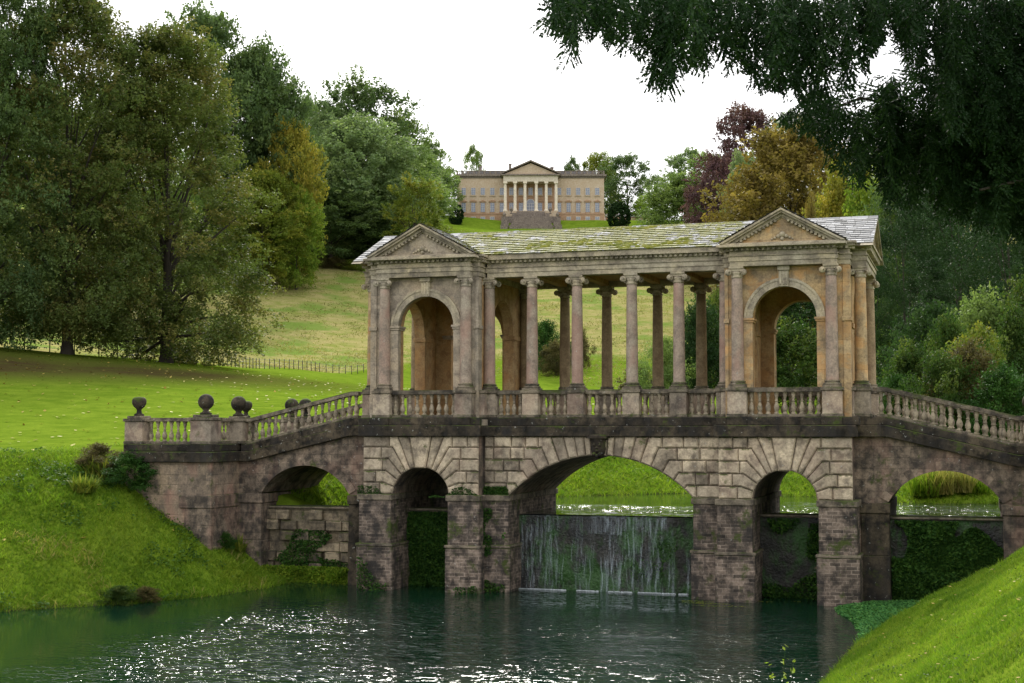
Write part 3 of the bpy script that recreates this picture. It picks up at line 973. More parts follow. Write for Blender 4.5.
for sd in (-1, 1):
    for back in (0, 1):
        po, pt, pi_ = (-.56, -.24, -.15) if not back else (2*YM+.56, 2*YM+.24, 2*YM+.15)
        o = pediment('y', sd*6.25, 2.03, 11.62, 12.74, po, pt, pi_).build('pediment', M['entab'], bridge, .006)
        tympanum('y', sd*6.25, 1.75, 11.6, 12.50, pt, pi_).build('tympanum', M['upper2'] if sd > 0 else M['upper'], o)
        mb = MB()
        BX(mb, sd*6.25-2.05, sd*6.25+2.05, po, pi_, 11.50, 11.575); BX(mb, sd*6.25-2.0, sd*6.25+2.0, po + (.05 if not back else -.05), pi_, 11.575, 11.625)
        if not back:
            # small carved shield with drapery
            for (dx, dz, r) in ((0,.26,.11),(-.13,.2,.07),(.13,.2,.07),(-.24,.15,.05),(.24,.15,.05),(0,.12,.07),(-.33,.11,.035),(.33,.11,.035)):
                mb.lathe([(.01,-r),(r*.8,-r*.6),(r,0),(r*.8,r*.6),(.01,r)], sd*6.25+dx-.3*sd*0, -.26, 11.64+dz, 8)
        mb.build('cornice', M['entab'], o, .008)
    o = pediment('x', YM, 3.14, 11.48, 12.79, sd*9.09, sd*8.8, sd*8.7).build('pediment', M['entab'], bridge, .006)
    tympanum('x', YM, 2.7, 11.46, 12.55, sd*8.8, sd*8.7).build('tympanum', M['warm'], o)

# weir and dam -------------------------------------------------------------------
def rough_wall(x0, x1, y, z0, z1, d=.10, seed=1, step=.14):
    xs = np.arange(x0, x1 + step/2, step); zs = np.arange(z0, z1 + step/2, step); zs[-1] = z1
    X, Z = np.meshgrid(xs, zs)
    Yd = y + d * wob(X*1.0, Z*1.3, 2.1, seed) + d*.5*wob(X, Z, 6, seed+1)
    n, m = X.shape; idx = np.arange(n*m).reshape(n, m)
    F = np.stack([idx[:-1,:-1], idx[:-1,1:], idx[1:,1:], idx[1:,:-1]], -1).reshape(-1, 4)
    return arr_mesh('face', np.stack([X, Yd, Z], -1).reshape(-1, 3), F, tint=np.full(len(F), .5), smooth=True)
s = NT('wet_mossy_rock')
c = s.mix(s.ramp(s.noise(1.6, 5, rough=.7), [(.4, 0), (.6, 1)]), (.010,.010,.009), (.03,.028,.022))
c = s.mix(s.ramp(s.noise(1.2, 6, vec=s.map(s.pos, (1, 1, .6), (9, 0, 0)), rough=.7), [(.46, 0), (.58, .95)]), c, (.022,.07,.010))
s.bsdf(c, .45, s.bump(s.math('ADD', s.noise(3, 5, rough=.7), s.noise(11, 4)), .8, .1), .4)
M['wet'] = s.m
weir = empty('weir_wall', (0, 1.35, 0))
tag(weir, 'dark mossy weir wall under the bridge arches that holds back the upper pond', 'weir')
mb = MB(); mb.box(-3.5, 3.5, 1.45, 2.3, -.8, 2.54); mb.v = [(x, y-1.35, z) for x, y, z in mb.v]
core_w = mb.build('weir_core', M['wet'], weir)
me = rough_wall(-3.45, 3.45, 1.36, -.4, 2.56, .09, 4)
link('weir_face', me, M['wet'], weir, (0, -1.35, 0))
for sd in (-1, 1):
    mb = MB(); BX(mb, sd*3.4, sd*13.3, 1.42-1.35, 2.3-1.35, -.8, 2.66)
    mb.build('side_wall', M['dam'], weir)
    mb = MB(); BX(mb, sd*3.4, sd*13.3, 1.28-1.35, 2.34-1.35, 2.665, 2.73)
    mb.build('coping', M['rail'], weir, .01)
me = rough_wall(3.5, 13.2, 1.36, -.4, 2.64, .07, 14); link('weir_face', me, M['wet'], weir, (0, -1.35, 0))
me = rough_wall(-7.6, -3.5, 1.36, -.4, 2.64, .07, 15); link('weir_face', me, M['wet'], weir, (0, -1.35, 0))
# broken masonry at the left
mb = MB()
for k in range(34):
    r = k // 6; x0 = -13.1 + (k % 6) * .62 + random.uniform(-.1, .1)
    z0 = .35 + r*.38
    if random.random() < .25: continue
    mb.cur = random.random()
    mb.box(x0, x0 + random.uniform(.5, .64), -.10 - random.uniform(0, .12), .1, z0, z0 + random.uniform(.32, .37))
mb.build('broken_masonry', M['dam'], weir, .02)
#PART3
# ------------------------------------------------------------------ water falling over the weir
s = NT('falling_water')
a_ = s.ramp(s.noise(1.0, 5, vec=s.map(s.pos, (9, 9, .9)), rough=.75), [(.42, 0), (.75, .5)])
pb = s.bsdf((.50,.58,.64), .3, s.bump(s.noise(6, 4, vec=s.map(s.pos, (2, 2, .5))), .5, .05), .5)
s.put(pb.inputs['Alpha'], s.math('MULTIPLY', a_, s.attr('tint')))
M['fall'] = s.m
r3 = np.random.default_rng(3)
mb = MB()
for k in range(640):
    x = r3.uniform(-3.1, 3.15)
    if wob(np.array([x*1.0]), np.array([0.]), 2.4, 33)[0] < r3.uniform(-.6, .25): continue
    w = r3.choice([.008, .012, .018, .03]); z0 = r3.choice([2.6, 2.6, 2.2, 1.6, 1.2]) + r3.uniform(-.1, 0); z1 = max(-.05, z0 - r3.uniform(.5, 2.7))
    mb.cur = r3.uniform(.2, .9)*(.3 if r3.uniform() < .75 else 1); n = 9; prev = None
    for j in range(n + 1):
        t = j / n; z = z0 + (z1 - z0)*t
        y = 1.27 - .16*(1 - z/2.6) - .04*r3.uniform() ; xx = x + .03*sin(7*t + k) ; ww = w * (.5 + t) * (1 - .3*(j == n))
        cur = ((xx - ww, y, z), (xx, y - ww*.6, z), (xx + ww, y, z))
        if prev:
            mb.add(list(prev) + list(cur), [(0, 1, 4, 3), (1, 2, 5, 4)], True)
        prev = cur
x = -3.1
for k in range(16):                                    # glassy lip where the sheet rolls over
    w = r3.uniform(.1, .5); mb.cur = r3.uniform(.5, 1) if -0.9 < x < 1.9 or k in (3,) else .12
    ps = [(1.7, 2.603), (1.45, 2.60), (1.32, 2.57), (1.24, 2.48), (1.21, 2.2 - r3.uniform(0, .25))]
    for (ya, za), (yb, zb) in zip(ps, ps[1:]): mb.quad((x, ya, za), (x+w, ya, za), (x+w, yb, zb), (x, yb, zb))
    x += w + .02
    if x > 3: break
tag(mb.build('waterfall', M['fall']), kind='structure')
s = NT('foam'); s.bsdf((.42,.45,.47), .8, None, .2); M['foam'] = s.m
mb = MB()
for k in range(900):
    x = r3.uniform(-3.1, 3.15)
    if wob(np.array([x]), np.array([3.]), 3.1, 35)[0] < r3.normal(.5, .4): continue; y = 1.05 - abs(r3.normal(0, .28)); rr = r3.uniform(.005, .022)
    mb.lathe([(rr*.2, -.01), (rr, .0), (rr*.7, rr*.7), (.001, rr*.9)], x, y, 0, 6)
tag(mb.build('foam', M['foam']), kind='stuff')

# ------------------------------------------------------------------ foliage
def foliage(name, c1, c2, c3, tr=.42, rough=.6, patch=.25, gain=1.3):
    s = NT(name)
    t = s.attr('tint')
    c1, c2, c3 = [tuple(q*gain for q in k) for k in (c1, c2, c3)]
    c = s.ramp(t, [(0, c1), (.5, c2), (1, c3)])
    c = s.mix(.5, c, s.mix(s.ramp(s.noise(patch, 3), [(.35, 0), (.65, 1)]), (.6,.65,.6), (1.4,1.35,1.2)), 'MULTIPLY')
    n = s.bsdf(c, rough, None, .1)
    tb = s.n.new('ShaderNodeBsdfTranslucent'); s.put(tb.inputs[0], s.mix(.5, c, (1.3,1.5,.5), 'MULTIPLY'))
    mx = s.n.new('ShaderNodeMixShader'); mx.inputs[0].default_value = tr
    s.t.links.new(n.outputs[0], mx.inputs[1]); s.t.links.new(tb.outputs[0], mx.inputs[2]); s.t.links.new(mx.outputs[0], s.out.inputs[0])
    return s.m
M['beech'] = foliage('bronze_green_leaves', (.050,.074,.024), (.082,.108,.032), (.16,.118,.045))
M['beech2'] = foliage('olive_leaves', (.052,.076,.022), (.085,.108,.030), (.15,.12,.042))
M['darkgreen'] = foliage('dark_green_leaves', (.042,.072,.030), (.068,.105,.040), (.105,.14,.048))
M['midgreen'] = foliage('mid_green_leaves', (.075,.12,.038), (.115,.165,.05), (.165,.21,.06))
M['bluegreen'] = foliage('soft_green_leaves', (.095,.145,.070), (.14,.19,.088), (.19,.23,.10))
M['lime'] = foliage('lime_leaves', (.08,.14,.02), (.13,.19,.025), (.20,.23,.035))
M['yellow'] = foliage('yellowing_leaves', (.11,.125,.02), (.18,.17,.028), (.28,.21,.035))
M['olive'] = foliage('yellow_green_leaves', (.07,.10,.018), (.11,.14,.022), (.20,.18,.03))
M['orange'] = foliage('rusty_leaves', (.085,.072,.024), (.14,.105,.03), (.20,.145,.04))
M['purple'] = foliage('copper_leaves', (.05,.028,.036), (.085,.045,.052), (.125,.07,.06), .25)
M['yew'] = foliage('yew_needles', (.009,.026,.009), (.017,.045,.014), (.04,.078,.022), .25, gain=.72)
M['conifer'] = foliage('conifer_needles', (.010,.027,.009), (.019,.043,.013), (.035,.063,.020), .2, gain=1.15)
M['shrub'] = foliage('shrub_leaves', (.024,.055,.014), (.045,.085,.018), (.12,.14,.028), patch=.8, gain=1.0)
M['shrub2'] = foliage('dry_shrub_leaves', (.05,.05,.02), (.095,.08,.035), (.15,.13,.045), patch=.8, gain=1.0)
M['deepgreen'] = foliage('deep_green_leaves', (.016,.038,.014), (.03,.062,.020), (.055,.095,.026), gain=1)
M['ivy'] = foliage('ivy_leaves', (.015,.045,.010), (.03,.08,.014), (.06,.12,.02), .25, patch=1.2, gain=1)
M['grass'] = foliage('grass_blades', (.07,.145,.012), (.13,.22,.018), (.25,.30,.035), .45, patch=.6, gain=1)
M['straw'] = foliage('tall_dry_grass', (.10,.13,.03), (.18,.17,.05), (.25,.20,.07), .4)
M['meadow'] = foliage('meadow_grass_blades', (.14,.165,.04), (.24,.225,.075), (.36,.30,.13), .4, patch=.05, gain=1)
M['litter'] = foliage('fallen_leaves', (.20,.12,.03), (.36,.27,.07), (.45,.40,.16), .1, gain=1)
s = NT('bark'); c = s.mix(s.noise(3, 5, vec=s.map(s.pos, (3, 3, .6))), (.025,.021,.017), (.085,.072,.058))
s.bsdf(c, .95, s.bump(s.noise(6, 5, vec=s.map(s.pos, (3, 3, .5))), .8, .06), .1); M['bark'] = s.m

def rhombi(P, L, W, r, up=.5, droop=0.0, dirs=None):
    """one leaf-shaped quad at each point, with random heading and mostly skyward face"""
    n = len(P)
    a = r.normal(size=(n, 3)); 
    if dirs is not None: a = dirs + a * .35
    a[:, 2] = a[:, 2]*(1 - up) - droop
    a /= np.linalg.norm(a, axis=1, keepdims=True)
    b = np.cross(a, r.normal(size=(n, 3)) * (1 - up) + np.array([0, 0, up * 1.6])); b /= (np.linalg.norm(b, axis=1, keepdims=True) + 1e-9)
    L = (L * r.uniform(.65, 1.3, n))[:, None]; W = (W * r.uniform(.7, 1.25, n))[:, None]
    V = np.stack([P - a*L*.5, P + b*W*.5 + a*L*.05, P + a*L*.5, P - b*W*.5 + a*L*.05], 1).reshape(-1, 3)
    return V, np.arange(n*4).reshape(n, 4)

PROF = {
    'dome': lambda h: np.where(h > .38, np.sqrt(np.clip(1 - ((h-.38)/.64)**2, .01, 1)), .72 + .28*np.clip(h/.38, 0, 1)),
    'beech': lambda h: np.where(h < .2, .85 + .75*h, np.clip(1 - (np.clip(h - .2, 0, 1)/.82)**2.3, 0, 1)**.52),
    'round': lambda h: np.sqrt(np.clip(1 - (2*h - 1)**2, 0.02, 1)),
    'cone': lambda h: (1 - h)**.75 * (.35 + .65*np.clip(h*5, 0, 1)) + .04,
    'bush': lambda h: np.sqrt(np.clip(1 - h**2, .02, 1)),
    'tall': lambda h: np.sqrt(np.clip(1 - ((h-.48)/.54)**2, .02, 1)),
}
def crown_mesh(seed, R, H, z0, prof, ncl, clr, nleaf, L, W, flat=.6, outer=.55, up=.45, droop=.1, lump=.22, spray=.16):
    r = np.random.default_rng(seed)
    p = PROF[prof]
    h = r.uniform(0, 1, ncl) ** .85
    if prof == 'beech': h[:ncl//11] = r.uniform(-.01, .15, ncl//11)
    th = r.uniform(0, 2*pi, ncl)
    rad = outer + (1 - outer) * r.uniform(0, 1, ncl) ** .6
    inner = r.uniform(size=ncl) < .22; rad[inner] *= r.uniform(.2, .9, inner.sum())
    lm = 1 + lump * np.sin(th * 2 + 5*h + seed) * np.sin(th*3 - 7*h + 2*seed) + r.normal(0, lump*.35, ncl)
    rr = R * p(h) * rad * lm
    C = np.stack([rr*np.cos(th), rr*np.sin(th), z0 + (H - z0)*h*(1 + .03*r.normal(size=ncl))], 1)
    sz = clr * r.uniform(.55, 1.35, ncl)
    ntw = max(1, int(nleaf / ncl / 11))
    d = r.normal(size=(ncl, ntw, 3)); d /= np.linalg.norm(d, axis=2, keepdims=True)
    d *= (r.uniform(.25, 1, (ncl, ntw, 1))) ** .5
    d[:, :, 2] *= flat
    T = C[:, None, :] + d * sz[:, None, None]
    out = T - np.array([0, 0, z0 + (H-z0)*.35]); out /= np.linalg.norm(out, axis=2, keepdims=True)
    k = 11
    t = np.linspace(-.5, 1, k)[None, None, :, None]
    sp = spray * clr * 2
    P = T[:, :, None, :] + out[:, :, None, :] * t * sp + r.normal(0, sp*.33, (ncl, ntw, k, 3)) * np.array([1, 1, .55]) - np.array([0,0,1]) * (t**2) * sp * droop * 3
    ct = r.uniform(0, 1, ncl)[:, None, None] * .55 + r.uniform(0, 1, (ncl, ntw))[:, :, None] * .2 + r.uniform(0, 1, (ncl, ntw, k)) * .25
    P = P.reshape(-1, 3)
    P[:, 2] = np.maximum(P[:, 2], .03)
    V, F = rhombi(P, L, W, r, up, droop)
    return arr_mesh('crown', V, F, tint=ct.reshape(-1)), C

def trunk_mesh(seed, C, H, z0, rad, nl=14, lean=(0, 0), fork=.3):
    r = random.Random(seed); mb = MB()
    top = H * .82
    pts = [(lean[0]*t*t + .15*sin(3*t+seed)*t, lean[1]*t*t + .12*cos(4*t+seed)*t, -.5 + (top+.5)*t) for t in (0, .02, .06, .15, .3, .45, .6, .8, 1)]
    rd = [rad*1.8, rad*1.45, rad*1.1, rad*.95, rad*.8, rad*.62, rad*.45, rad*.25, rad*.06]
    mb.tube(pts, rd, 9)
    idx = list(range(len(C))); r.shuffle(idx)
    for i in idx[:nl]:
        c = C[i]; hz = min(max(c[2]*r.uniform(.35, .75), H*.08), top*.9)
        t = (hz + .5)/(top + .5)
        k = max(j for j in range(len(pts)) if pts[j][2] <= hz); k = min(k, len(pts)-2)
        f = (hz - pts[k][2])/(pts[k+1][2]-pts[k][2]); s0 = [pts[k][j] + f*(pts[k+1][j]-pts[k][j]) for j in range(3)]
        m = [s0[j]*.5 + c[j]*.5 for j in range(3)]; m[2] += -.05*H*r.uniform(-.6, .6)
        rl = rad * (1 - t*.7) * .42
        mb.tube([s0, [s0[j]*.75+m[j]*.25 for j in range(3)], m, [m[j]*.4+c[j]*.6 for j in range(3)], list(c)], [rl, rl*.8, rl*.6, rl*.35, rl*.1], 6)
    return mb.mesh('trunk')

def proto(seed, R, H, z0, prof, trad=.35, nl=14, lean=(0,0), **k):
    me, C = crown_mesh(seed, R, H, z0, prof, **k)
    return dict(crown=me, trunk=trunk_mesh(seed, C, H, z0, trad, nl, lean), R=R, H=H)
PT = {
 'beechA': proto(1, 7.4, 25, 1.5, 'beech', .42, 40, (-.5,.2), ncl=430, clr=1.55, nleaf=125000, L=.25, W=.16, flat=.62, outer=.5, up=.5, droop=.12, lump=.12, spray=.13),
 'beechB': proto(2, 7.4, 25, .7, 'beech', .45, 46, (.3,.1), ncl=430, clr=1.55, nleaf=125000, L=.25, W=.16, flat=.62, outer=.5, up=.5, droop=.14, lump=.13, spray=.13),
 'dome1': proto(3, 8, 20, 1.5, 'dome', .4, 14, ncl=230, clr=1.9, nleaf=42000, L=.40, W=.28, flat=.7, outer=.62, lump=.26),
 'dome2': proto(4, 8, 20, 1.0, 'dome', .4, 14, ncl=210, clr=2.1, nleaf=42000, L=.40, W=.28, flat=.7, outer=.62, lump=.3),
 'tall1': proto(5, 6, 22, 2.0, 'tall', .35, 16, ncl=200, clr=1.7, nleaf=36000, L=.36, W=.26, flat=.75, outer=.6, lump=.28),
 'open1': proto(6, 7, 20, 3.0, 'tall', .35, 30, ncl=130, clr=1.5, nleaf=24000, L=.36, W=.26, flat=.6, outer=.45, lump=.35),
 'open2': proto(7, 7, 20, 2.5, 'dome', .35, 30, ncl=150, clr=1.5, nleaf=26000, L=.36, W=.26, flat=.6, outer=.45, lump=.35),
 'conif1': proto(8, 5, 18, .6, 'cone', .3, 14, ncl=200, clr=1.15, nleaf=30000, L=.26, W=.09, flat=.35, outer=.5, up=.3, droop=.5, lump=.2),
 'conif2': proto(9, 6, 17, .4, 'tall', .3, 14, ncl=190, clr=1.3, nleaf=34000, L=.26, W=.10, flat=.5, outer=.55, up=.3, droop=.5, lump=.22),
 'bush1': proto(10, 2.2, 3.6, .1, 'bush', .07, 16, ncl=95, clr=.62, nleaf=20000, L=.14, W=.10, flat=.8, outer=.45, lump=.55, spray=.22),
 'bush2': proto(11, 2.4, 3.2, .1, 'bush', .07, 16, ncl=85, clr=.68, nleaf=20000, L=.14, W=.10, flat=.85, outer=.4, lump=.6, spray=.25),
 'topiary': proto(12, 3.3, 6.8, .2, 'round', .2, 6, ncl=420, clr=.5, nleaf=30000, L=.42, W=.30, flat=.9, outer=.8, lump=.02, spray=.08),
}
def v_for(px, py, lo=60, hi=420):
    """distance at which the ground shows at this place of the photograph"""
    vs = np.linspace(lo, hi, 400)
    best = None
    for v in vs:
        x, y, z = place(px, py, v)
        g = float(ground(x, y))
        if g >= z: return v
    return hi
used = set()
def tree(name, kind, mat, px, hw, ytop, label, cat='tree', group=None, v=None, ybase=None, rz=None, sink=.1):
    if v is None: v = v_for(px, ybase)
    x, y, _ = place(px, 300, v); z = float(ground(x, y)) - sink
    ztop = place(px, ytop, v)[2]
    p = PT[kind]
    sz = (ztop - z) / p['H']; sx = hw * v / FPX / p['R'] / (.93 if kind in ('topiary', 'beechA', 'beechB') or 'bush' in kind else .85)
    r = empty(name, (x, y, z), rz if rz is not None else random.uniform(0, 6.28)); r.scale = (sx, sx, sz)
    tag(r, label, cat, group)
    link('trunk', p['trunk'], M['bark'], r)
    link('crown', p['crown'], mat, r)
    return r
G1 = 'trees in the wood left of the mansion'; G2 = 'trees in the wood right of the mansion'; GL = 'big trees on the left lawn'
T = tree
T('beech_tree', 'beechA', M['beech'], 68, 84, -4, 'tall bronze-green tree with a leaning trunk, second from the left edge of the lawn', group=GL, v=118, rz=.6)
T('beech_tree', 'beechB', M['beech2'], 167, 86, 42, 'broad olive-brown tree whose low right boughs sweep down almost to the lawn', group=GL, v=123, rz=2.2)
T('beech_tree', 'beechB', M['darkgreen'], -14, 76, -70, 'dark tree at the far left edge, cut off by the frame', group=GL, v=114, rz=4.1)
# wood behind, left
T('oak_tree', 'open2', M['darkgreen'], 205, 52, 17, 'tall dark tree rising behind the big lawn trees against the sky', group=G1, v=285)
T('oak_tree', 'dome2', M['darkgreen'], 252, 46, 58, 'dark green tree with a domed top right behind the olive-brown lawn tree', group=G1, v=290, rz=1)
T('oak_tree', 'dome1', M['darkgreen'], 276, 30, 88, 'dark green tree at the shoulder of the wood, above the yellowing tree', group=G1, v=295)
T('oak_tree', 'dome1', M['midgreen'], 120, 60, 95, 'mid green tree glimpsed behind the gap between the lawn trees', group=G1, v=240)
T('oak_tree', 'dome2', M['midgreen'], 30, 60, 100, 'mid green tree behind the trees at the left edge', group=G1, v=230)
T('maple_tree', 'dome1', M['yellow'], 290, 27, 128, 'golden yellow tree in the wood left of the rounded green tree', group=G1, v=284)
T('maple_tree', 'dome2', M['olive'], 262, 38, 176, 'yellow-green tree at the foot of the wood beside the olive-brown lawn tree', group=G1, v=276, rz=3)
T('maple_tree', 'dome1', M['lime'], 296, 22, 190, 'small yellow-green tree at the wood edge just right of the golden one', group=G1, v=280)
T('lime_tree', 'open1', M['bluegreen'], 312, 30, 103, 'pale green tree high behind the golden yellow tree', group=G1, v=330)
T('lime_tree', 'dome2', M['bluegreen'], 356, 52, 128, 'largest rounded soft-green tree at the centre of the left wood', group=G1, ybase=258, rz=.4)
T('oak_tree', 'open2', M['darkgreen'], 358, 50, 84, 'dark tree with an open airy top, highest above the left pavilion', group=G1, v=350)
T('oak_tree', 'dome1', M['darkgreen'], 338, 34, 108, 'dark green tree left of and behind the airy-topped tree', group=G1, v=345)
T('oak_tree', 'open2', M['midgreen'], 398, 30, 118, 'loose mid green tree sloping down right of the airy-topped tree', group=G1, v=350)
T('lime_tree', 'dome1', M['midgreen'], 396, 40, 165, 'mid green tree right of the large rounded tree', group=G1, ybase=250)
T('maple_tree', 'open2', M['olive'], 414, 27, 182, 'pale yellow-green tree just above the roof of the left pavilion', group=G1, v=300, rz=2)
T('lime_tree', 'dome2', M['midgreen'], 442, 15, 172, 'small mid green tree right behind the clipped egg-shaped yew', group=G1, v=432)
T('oak_tree', 'dome1', M['bluegreen'], 408, 30, 150, 'soft green tree stepping down between the airy-topped tree and the mansion', group=G1, v=370)
T('lime_tree', 'open1', M['midgreen'], 430, 20, 144, 'slim loose tree standing nearest the left end of the mansion', group=G1, v=395)
T('oak_tree', 'dome1', M['midgreen'], 420, 27, 165, 'green tree between the slim tree and the left wood', group=G1, v=385)
T('oak_tree', 'dome2', M['darkgreen'], 330, 46, 190, 'dark shadowy tree at the foot of the wood above the hill meadow', group=G1, ybase=262)
T('oak_tree', 'open1', M['midgreen'], 473, 11, 150, 'treetop showing above the left end of the mansion roof', group=G1, v=480)
for (px, t, mt, lb) in ((230, 205, 'darkgreen', 'low dark tree at the wood foot, half hidden by the olive-brown tree'), (372, 215, 'darkgreen', 'low dark tree at the wood foot behind the left pavilion roof')):
    T('oak_tree', 'dome1', M[mt], px, 36, t, lb, group=G1, ybase=262)
# behind and right of the mansion
T('oak_tree', 'dome1', M['olive'], 598, 20, 157, 'yellow-green tree standing right behind the right end of the mansion', group=G2, v=490)
T('oak_tree', 'open1', M['darkgreen'], 572, 10, 161, 'small dark treetop above the mansion roof, right of the pediment', group=G2, v=485)
T('oak_tree', 'open2', M['darkgreen'], 628, 24, 157, 'dark open-crowned tree behind the right clipped yew', group=G2, v=470)
T('birch_tree', 'open1', M['bluegreen'], 658, 14, 178, 'small airy tree alone on the skyline over the terrace wall', group=G2, v=455)
T('birch_tree', 'open1', M['bluegreen'], 690, 26, 153, 'tall airy pale green tree on the skyline left of the copper tree', group=G2, v=400)
T('birch_tree', 'open2', M['midgreen'], 710, 26, 156, 'green tree on the skyline touching the copper tree', group=G2, v=390)
T('elder_bush', 'dome1', M['lime'], 641, 8, 200, 'small bright lime bush behind the terrace wall', 'bush', v=442)
T('holly_tree', 'dome2', M['midgreen'], 688, 38, 180, 'rounded green tree spreading over the bridge roof line', group=G2, v=335)
T('holly_tree', 'dome1', M['midgreen'], 722, 26, 190, 'lower rounded green tree in front of the copper tree', group=G2, v=320)
T('copper_beech', 'open2', M['purple'], 748, 40, 112, 'dark purple copper tree rising above the wood on the right', group=G2, v=320, rz=.4)
T('copper_beech', 'dome1', M['purple'], 722, 26, 158, 'lower purple tree left of the orange-brown tree', group=G2, v=310)
T('willow_tree', 'tall1', M['bluegreen'], 744, 17, 158, 'pale silvery green tree between the purple and the orange-brown trees', group=G2, v=285)
T('chestnut_tree', 'dome2', M['orange'], 792, 62, 134, 'large orange-brown autumn tree behind the right pavilion', group=G2, v=250, rz=1.1)
T('chestnut_tree', 'dome1', M['orange'], 752, 32, 180, 'smaller orange-brown tree left of the large one', group=G2, v=255)
T('lime_tree', 'open2', M['bluegreen'], 800, 34, 118, 'pale airy tree rising behind the large orange-brown tree', group=G2, v=330)
T('maple_tree', 'dome1', M['yellow'], 855, 38, 172, 'bright yellow tree right behind the gable of the right pavilion', group=G2, v=180)
T('maple_tree', 'dome2', M['lime'], 900, 42, 150, 'yellow-green tree behind the overhanging yew boughs', group=G2, v=170)
T('cherry_bush', 'bush2', M['orange'], 812, 9, 219, 'small russet bush peeping over the roof right of the pediment', 'bush', v=150, ybase=260)
GC = 'dark evergreens beyond the right ramp'
for (px, hw, t, v, k, mt, lb) in ((905, 44, 205, 108, 'conif2', 'conifer', 'dark evergreen standing directly right of the right pavilion'),
        (960, 52, 150, 112, 'conif2', 'conifer', 'tallest dark evergreen beyond the right ramp, mostly behind the yew boughs'),
        (1010, 50, 200, 96, 'conif2', 'conifer', 'dark evergreen second from the right edge'),
        (1052, 50, 170, 100, 'conif1', 'deepgreen', 'dark evergreen cut by the right edge of the frame'),
        (935, 36, 262, 90, 'conif1', 'conifer', 'shorter dark evergreen in front of the tallest one'),
        (870, 34, 262, 104, 'conif2', 'deepgreen', 'dark evergreen half hidden by the right pavilion'),
        (800, 48, 292, 104, 'dome1', 'deepgreen', 'dark leafy tree framed by the arch of the right pavilion'),
        (985, 60, 120, 135, 'dome1', 'deepgreen', 'big dark tree at the back of the evergreens'),
        (915, 40, 158, 140, 'dome2', 'darkgreen', 'mid green tree above the evergreen beside the pavilion')):
    T('evergreen_tree' if 'conif' in k else 'oak_tree', k, M[mt], px, hw, t, lb, group=GC, v=v)
GS = 'shrubs behind the right ramp'
for (px, hw, t, v, k, mt, lb) in ((912, 30, 352, 72, 'bush1', 'shrub', 'bright green shrub just right of the right pavilion columns'),
        (950, 30, 330, 76, 'bush2', 'shrub', 'tall green shrub over the middle of the right balustrade'),
        (968, 34, 352, 68, 'bush1', 'shrub2', 'brownish bramble bush behind the right balustrade'),
        (1012, 32, 322, 70, 'bush2', 'shrub', 'leafy shrub at the right edge of the frame behind the ramp'),
        (1000, 30, 372, 64, 'bush1', 'ivy', 'low dark shrub behind the lower end of the right balustrade'),
        (930, 38, 318, 82, 'bush2', 'deepgreen', 'dark green thicket behind the bright green shrub by the pavilion'),
        (985, 40, 305, 84, 'bush1', 'midgreen', 'tall mid green thicket above the brownish bramble bush'),
        (1040, 44, 290, 82, 'bush2', 'shrub', 'tall leafy thicket cut by the right edge of the frame'),
        (975, 36, 338, 73, 'bush1', 'olive', 'yellowish shrub between the brownish bramble and the leafy edge shrub'),
        (940, 34, 362, 67, 'bush2', 'shrub', 'green shrub low behind the upper part of the right balustrade'),
        (895, 20, 382, 70, 'bush2', 'ivy', 'low dark shrub at the top end of the right balustrade')):
    T('shrub', k, M[mt], px, hw, t, lb, 'shrub', GS, v=v)
GM = 'bushes on the meadow behind the colonnade'
for (px, hw, t, v, k, mt, lb) in ((702, 30, 310, 118, 'bush1', 'deepgreen', 'large dark green bush seen between the last two rear columns'),
        (662, 22, 345, 112, 'bush2', 'midgreen', 'green bush between the middle columns and the large dark bush'),
        (725, 30, 300, 125, 'bush2', 'shrub', 'green bush beside the inner corner of the right pavilion'),
        (638, 16, 368, 118, 'bush1', 'shrub2', 'dry low bush at the foot of the green bushes'),
        (790, 40, 330, 88, 'bush1', 'shrub', 'green bush filling the lower half of the right pavilion arch'),
        (716, 12, 298, 130, 'bush1', 'shrub2', 'reddish bush top against the meadow by the right pavilion'),
        (545, 18, 327, 222, 'bush2', 'ivy', 'dark rounded bush alone on the hill meadow'),
        (556, 14, 344, 214, 'bush1', 'shrub2', 'olive bush below the dark one on the hill meadow'),
        (580, 9, 333, 225, 'bush2', 'shrub2', 'brown bush right of the dark one on the hill meadow')):
    T('meadow_bush', k, M[mt], px, hw, t, lb, 'bush', GM, v=v)
T('clipped_yew', 'topiary', M['conifer'], 456, 6.8, 205, 'dark clipped egg-shaped yew at the left corner of the mansion lawn', 'topiary', 'clipped yews on the mansion lawn', v=424, sink=.4)
T('clipped_yew', 'topiary', M['conifer'], 619.5, 10.8, 204, 'large dark clipped round yew right of the mansion', 'topiary', 'clipped yews on the mansion lawn', v=424, sink=.4)

# scrub along the top of the meadow
GW = 'scrub along the upper edge of the hill meadow'
for i, (px, yb, hw) in enumerate(((258, 262, 10), (280, 266, 9), (306, 266, 12), (332, 268, 12), (352, 270, 10))):
    T('scrub_bush', 'bush2', M['shrub2'] if i % 2 else M['olive'], px, hw, yb - 9, ['leftmost scrub bush at the meadow top, beside the olive-brown tree', 'second scrub bush from the left along the meadow top', 'middle scrub bush along the meadow top under the dark trees', 'fourth scrub bush along the meadow top', 'scrub bush nearest the left pavilion along the meadow top'][i], 'bush', GW, ybase=yb)

